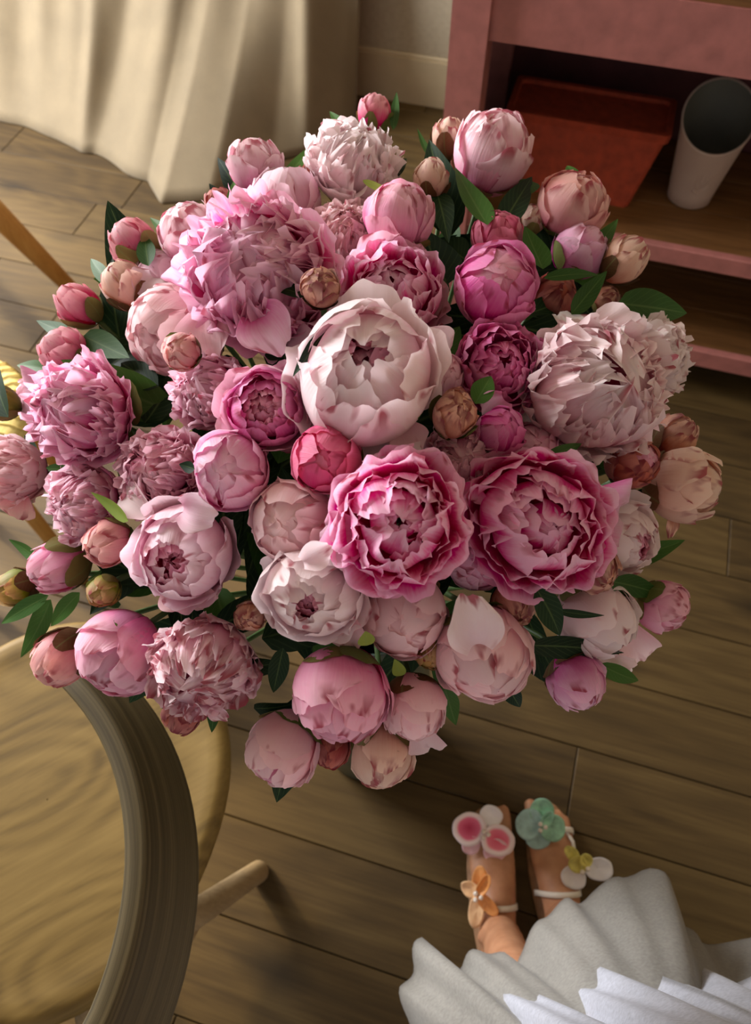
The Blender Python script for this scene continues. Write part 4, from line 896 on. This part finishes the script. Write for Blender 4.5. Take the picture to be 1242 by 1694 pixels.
hem2 = [(770, 1790), (812, 1700), (845, 1652), (875, 1648), (905, 1674), (925, 1632), (980, 1612), (1030, 1632), (1050, 1660), (1058, 1596), (1090, 1618), (1160, 1604), (1210, 1640), (1260, 1600), (1350, 1650)]
t2 = tier(hem2, .50, .95, .104, .22, .022, 2).build('ruffle_tier', MAT['organza_white'], dress, solid=.0012)
m = MB(); loft(m, [r for r in TORSO if .9 <= r[0] <= 1.25], .006); m.build('bodice', MAT['organza_white'], dress, solid=.002)
for sd in (-1, 1):
    m = MB(); m.tube([(BXC + sd * .075, -.104 + .080, 1.235), (BXC + sd * .085, -.122 + .066, 1.29), (BXC + sd * .092, -.124, 1.362), (BXC + sd * .085, -.122 - .066, 1.30), (BXC + sd * .075, -.104 - .082, 1.235)], .009, 10); m.build('shoulder_strap', MAT['organza_white'], dress)
OP_LIP = mat_plain('lips', (176, 92, 92), .4, 0, 30, .05)
hair_m = mat_plain('dark_hair', (58, 40, 30), .5, .4, 160, .25, stretch=(1, 1, .15))
m = MB(); rows_ = []
for t in np.linspace(.02, math.pi * .80, 18):
    row = []
    for q in np.linspace(0, 2 * math.pi, 40, endpoint=False):
        d = np.array([math.sin(t) * math.cos(q), math.sin(t) * math.sin(q), math.cos(t)])
        front = max(0.0, d[1]); lim = 1.0 if t < .75 else max(.88, 1 - (t - .75) * .9 * front ** .5)
        row.append(HC + (HA * 1.09) @ (d * lim) - fw * .008)
    rows_.append(row)
m.grid(np.array(rows_), closed_u=True); m.build('hair', hair_m, per)
for sd in (-1, 1):
    m = MB(); ell(m, HC + fw * .080 + rt * sd * .030 + upv * .010, np.eye(3) * .0125, 8); m.build('eye', MAT['pearl'], per)
m = MB(); m.tube([HC + fw * .083 + rt * k_ * .022 - upv * (.052 + .003 * k_ * k_) - fw * .010 * k_ * k_ for k_ in np.linspace(-1, 1, 9)], [.002, .004, .0055, .006, .006, .006, .0055, .004, .002], 8); m.build('lips', OP_LIP, per)

# sandals
def mat_radial(name, a, b, c, stop=.62):
    t = NT(name); uv = t.n('UVMap'); sp = t.n('SeparateXYZ'); t.l(uv.outputs[0], sp.inputs[0])
    col = t.ramp(sp.outputs[1], [(0.0, rgba(a)), (stop, rgba(b)), (min(1, stop + .16), rgba(c))])
    p = t.n('BsdfPrincipled', Roughness=.45); t.l(col, p.inputs['Base Color']); t.l(p.outputs[0], t.out.inputs[0]); return t.m
OP = dict(
    o_pink=mat_radial('ornament_pink', (198, 40, 88), (238, 112, 146), (254, 236, 236)), o_pink2=mat_radial('ornament_rose', (230, 84, 118), (246, 134, 158), (254, 236, 236)),
    o_white=mat_plain('ornament_white', (248, 244, 246), .5, 0, 30, .03), o_palepink=mat_plain('ornament_palepink', (240, 196, 206), .5, 0, 30, .04),
    o_mint=mat_plain('ornament_mint', (160, 212, 184), .5, 0, 60, .12), o_mint2=mat_plain('ornament_mintgrey', (170, 208, 204), .5, 0, 60, .1),
    o_orange=mat_plain('ornament_orange', (240, 164, 96), .5, 0, 60, .1), o_orange2=mat_plain('ornament_peach', (246, 196, 148), .5, 0, 60, .08),
    o_yellow=mat_plain('ornament_yellow', (216, 206, 112), .5, 0, 60, .1))
def disc_petal(P, ex, ey, nn, ox, oy, rx, ry, cup, lift, mat, parent):
    """a rounded petal reaching from the ornament's centre past (ox, oy); metres"""
    c = P + ex * ox + ey * oy + nn * lift; rows = []
    dr = np.array([ox, oy]); dl = np.linalg.norm(dr); dr = dr / dl if dl > 1e-6 else np.array([1.0, 0])
    d3 = ex * dr[0] + ey * dr[1]; s3 = -ex * dr[1] + ey * dr[0]
    for j in range(6):
        q = j / 5; row = []
        for a in np.linspace(0, 2 * math.pi, 32, endpoint=False):
            rr = q * (1 + .018 * math.sin(3 * a + ox * 900) + .010 * math.sin(7 * a))
            row.append(c + d3 * rx * rr * math.cos(a) + s3 * ry * rr * math.sin(a) + nn * (cup * q * q + .0012 * math.sin(3 * a) * q))
        rows.append(row)
    m = MB(); uv = [(.5, j / 5) for j in range(6) for i in range(32)]; m.grid(np.array(rows), uv, closed_u=True)
    return m.build('petal', mat, parent, solid=.0012)
def sandal(geo, toe, label, side):
    ax, lat, L, ank = geo; toe = np.array([toe[0], toe[1], 0])
    root = empty('sandal', toe + ax * L * .5); tag(root, label, 'sandal', 'flowered sandals')
    n = 40; outline = []
    for i in range(n):
        a = 2 * math.pi * i / n; s = .5 - .56 * math.cos(a); w = .044 * (1 - .25 * smooth(.3, 1, s)) * abs(math.sin(a)) ** .6 * math.copysign(1, math.sin(a))
        outline.append(toe + ax * L * s + lat * w)
    o = np.array(outline); c = o.mean(0)
    m = MB(); rows = [np.repeat(c[None], n, 0), o, o + [0, 0, .008], np.repeat(c[None] + [0, 0, .009], n, 0)]
    m.grid(np.array(rows), closed_u=True); m.build('sole', MAT['sole'], root)
    return root
def strap_arc(root, ax, lat, c, w, z0, h, back=0.0, r=.0036, flat=3.0):
    m = MB(); rows = []
    for q in np.linspace(0, math.pi, 20):
        p = c + lat * w * math.cos(q) + np.array([0, 0, z0 + h * math.sin(q) ** .75]) + ax * back * math.sin(q)
        out = lat * math.cos(q) + np.array([0, 0, math.sin(q)])
        rows.append([p - ax * r * 1.3 - out * .001, p - ax * r * 1.3 + out * .002, p + ax * r * 1.3 + out * .002, p + ax * r * 1.3 - out * .001])
    m.grid(np.array(rows), closed_u=True); m.build('strap', MAT['strap'], root)
def ornament(root, P, petals, name='flower_ornament', pearls=3, tilt=(0, 0)):
    nn = cdir(tilt[0], tilt[1], -1); nn = nn / np.linalg.norm(nn); ex = cdir(1, 0, 0); ex = ex - nn * np.dot(ex, nn); ex /= np.linalg.norm(ex); ey = -np.cross(nn, ex)
    if np.dot(ey, cdir(0, 1, 0)) < 0: ey = -ey
    m = MB(); m.ball(P + nn * .004, .0065, 8); part = m.build(name, MAT['strap'], root)
    k = 1.0 / 900.0
    for i, (ox, oy, rx, ry, cup, mt) in enumerate(petals):
        disc_petal(P, ex, ey, nn, ox * k * .86, oy * k * .86, rx * k, ry * k, cup, .004 + .0012 * i, OP[mt] if mt in OP else PAL[mt], part)
    rg = np.random.default_rng(len(petals))
    for i in range(pearls):
        a = i * 2.1; m = MB(); m.ball(P + ex * .006 * math.cos(a) + ey * .006 * math.sin(a) + nn * .017, .0042, 8); m.build('pearl', MAT['pearl'], part)
    return part
ax, lat, L, ank = L_; toe = np.array([tl[0], tl[1], 0.0])
sa = sandal(L_, tl, 'sandal with pink white orchid on the toes and orange flower at the ankle', -1)
strap_arc(sa, ax, lat, toe + ax * L * .16, .043, .012, .034)
strap_arc(sa, ax, lat, toe + ax * L * .56, .037, .012, .070, .012)
ornament(sa, onz(800, 1374, .062), [(12, -30, 17, 19, .004, 'o_white'), (-24, 24, 16, 14, .002, 'o_palepink'), (-28, -8, 27, 27, .006, 'o_pink'), (20, 32, 18, 20, .003, 'o_palepink'), (24, 12, 27, 25, .006, 'o_pink2')])
ornament(sa, onz(793, 1476, .085), [(2, -24, 22, 12, .002, 'o_orange'), (-14, -6, 16, 12, .003, 'o_orange2'), (-4, 30, 26, 12, .002, 'o_orange2'), (16, 14, 20, 11, .003, 'o_orange'), (10, -20, 20, 8, .008, 'o_orange')], tilt=(-.35, 0))
ax, lat, L, ank = R_; toe = np.array([tr[0], tr[1], 0.0])
sb = sandal(R_, tr, 'sandal with mint green flower on the toes and yellow white orchid at the ankle', 1)
strap_arc(sb, ax, lat, toe + ax * L * .16, .043, .012, .034)
strap_arc(sb, ax, lat, toe + ax * L * .56, .037, .012, .070, .012)
m = MB(); p0, p1 = onz(936, 1376, .03), onz(950, 1408, .05); m.tube([p0, (p0 + p1) / 2 + [.004, 0, .004], p1], .0032, 8); m.build('strap', MAT['strap'], sb)
ornament(sb, onz(893, 1362, .062), [(2, -26, 20, 20, .004, 'o_mint'), (-6, 26, 16, 20, .003, 'o_mint2'), (-22, -3, 22, 25, .005, 'o_mint2'), (21, 4, 20, 22, .005, 'o_mint'), (10, -14, 14, 9, .008, 'o_mint')])
ornament(sb, onz(962, 1430, .085), [(-16, 20, 18, 20, .003, 'o_white'), (28, 4, 22, 18, .004, 'o_white'), (-20, -24, 14, 9, .004, 'o_yellow'), (-10, -6, 15, 13, .006, 'o_yellow'), (4, -14, 10, 10, .006, 'o_yellow')], pearls=2)

for o in bpy.data.objects:
    if '_o' in o: del o['_o']
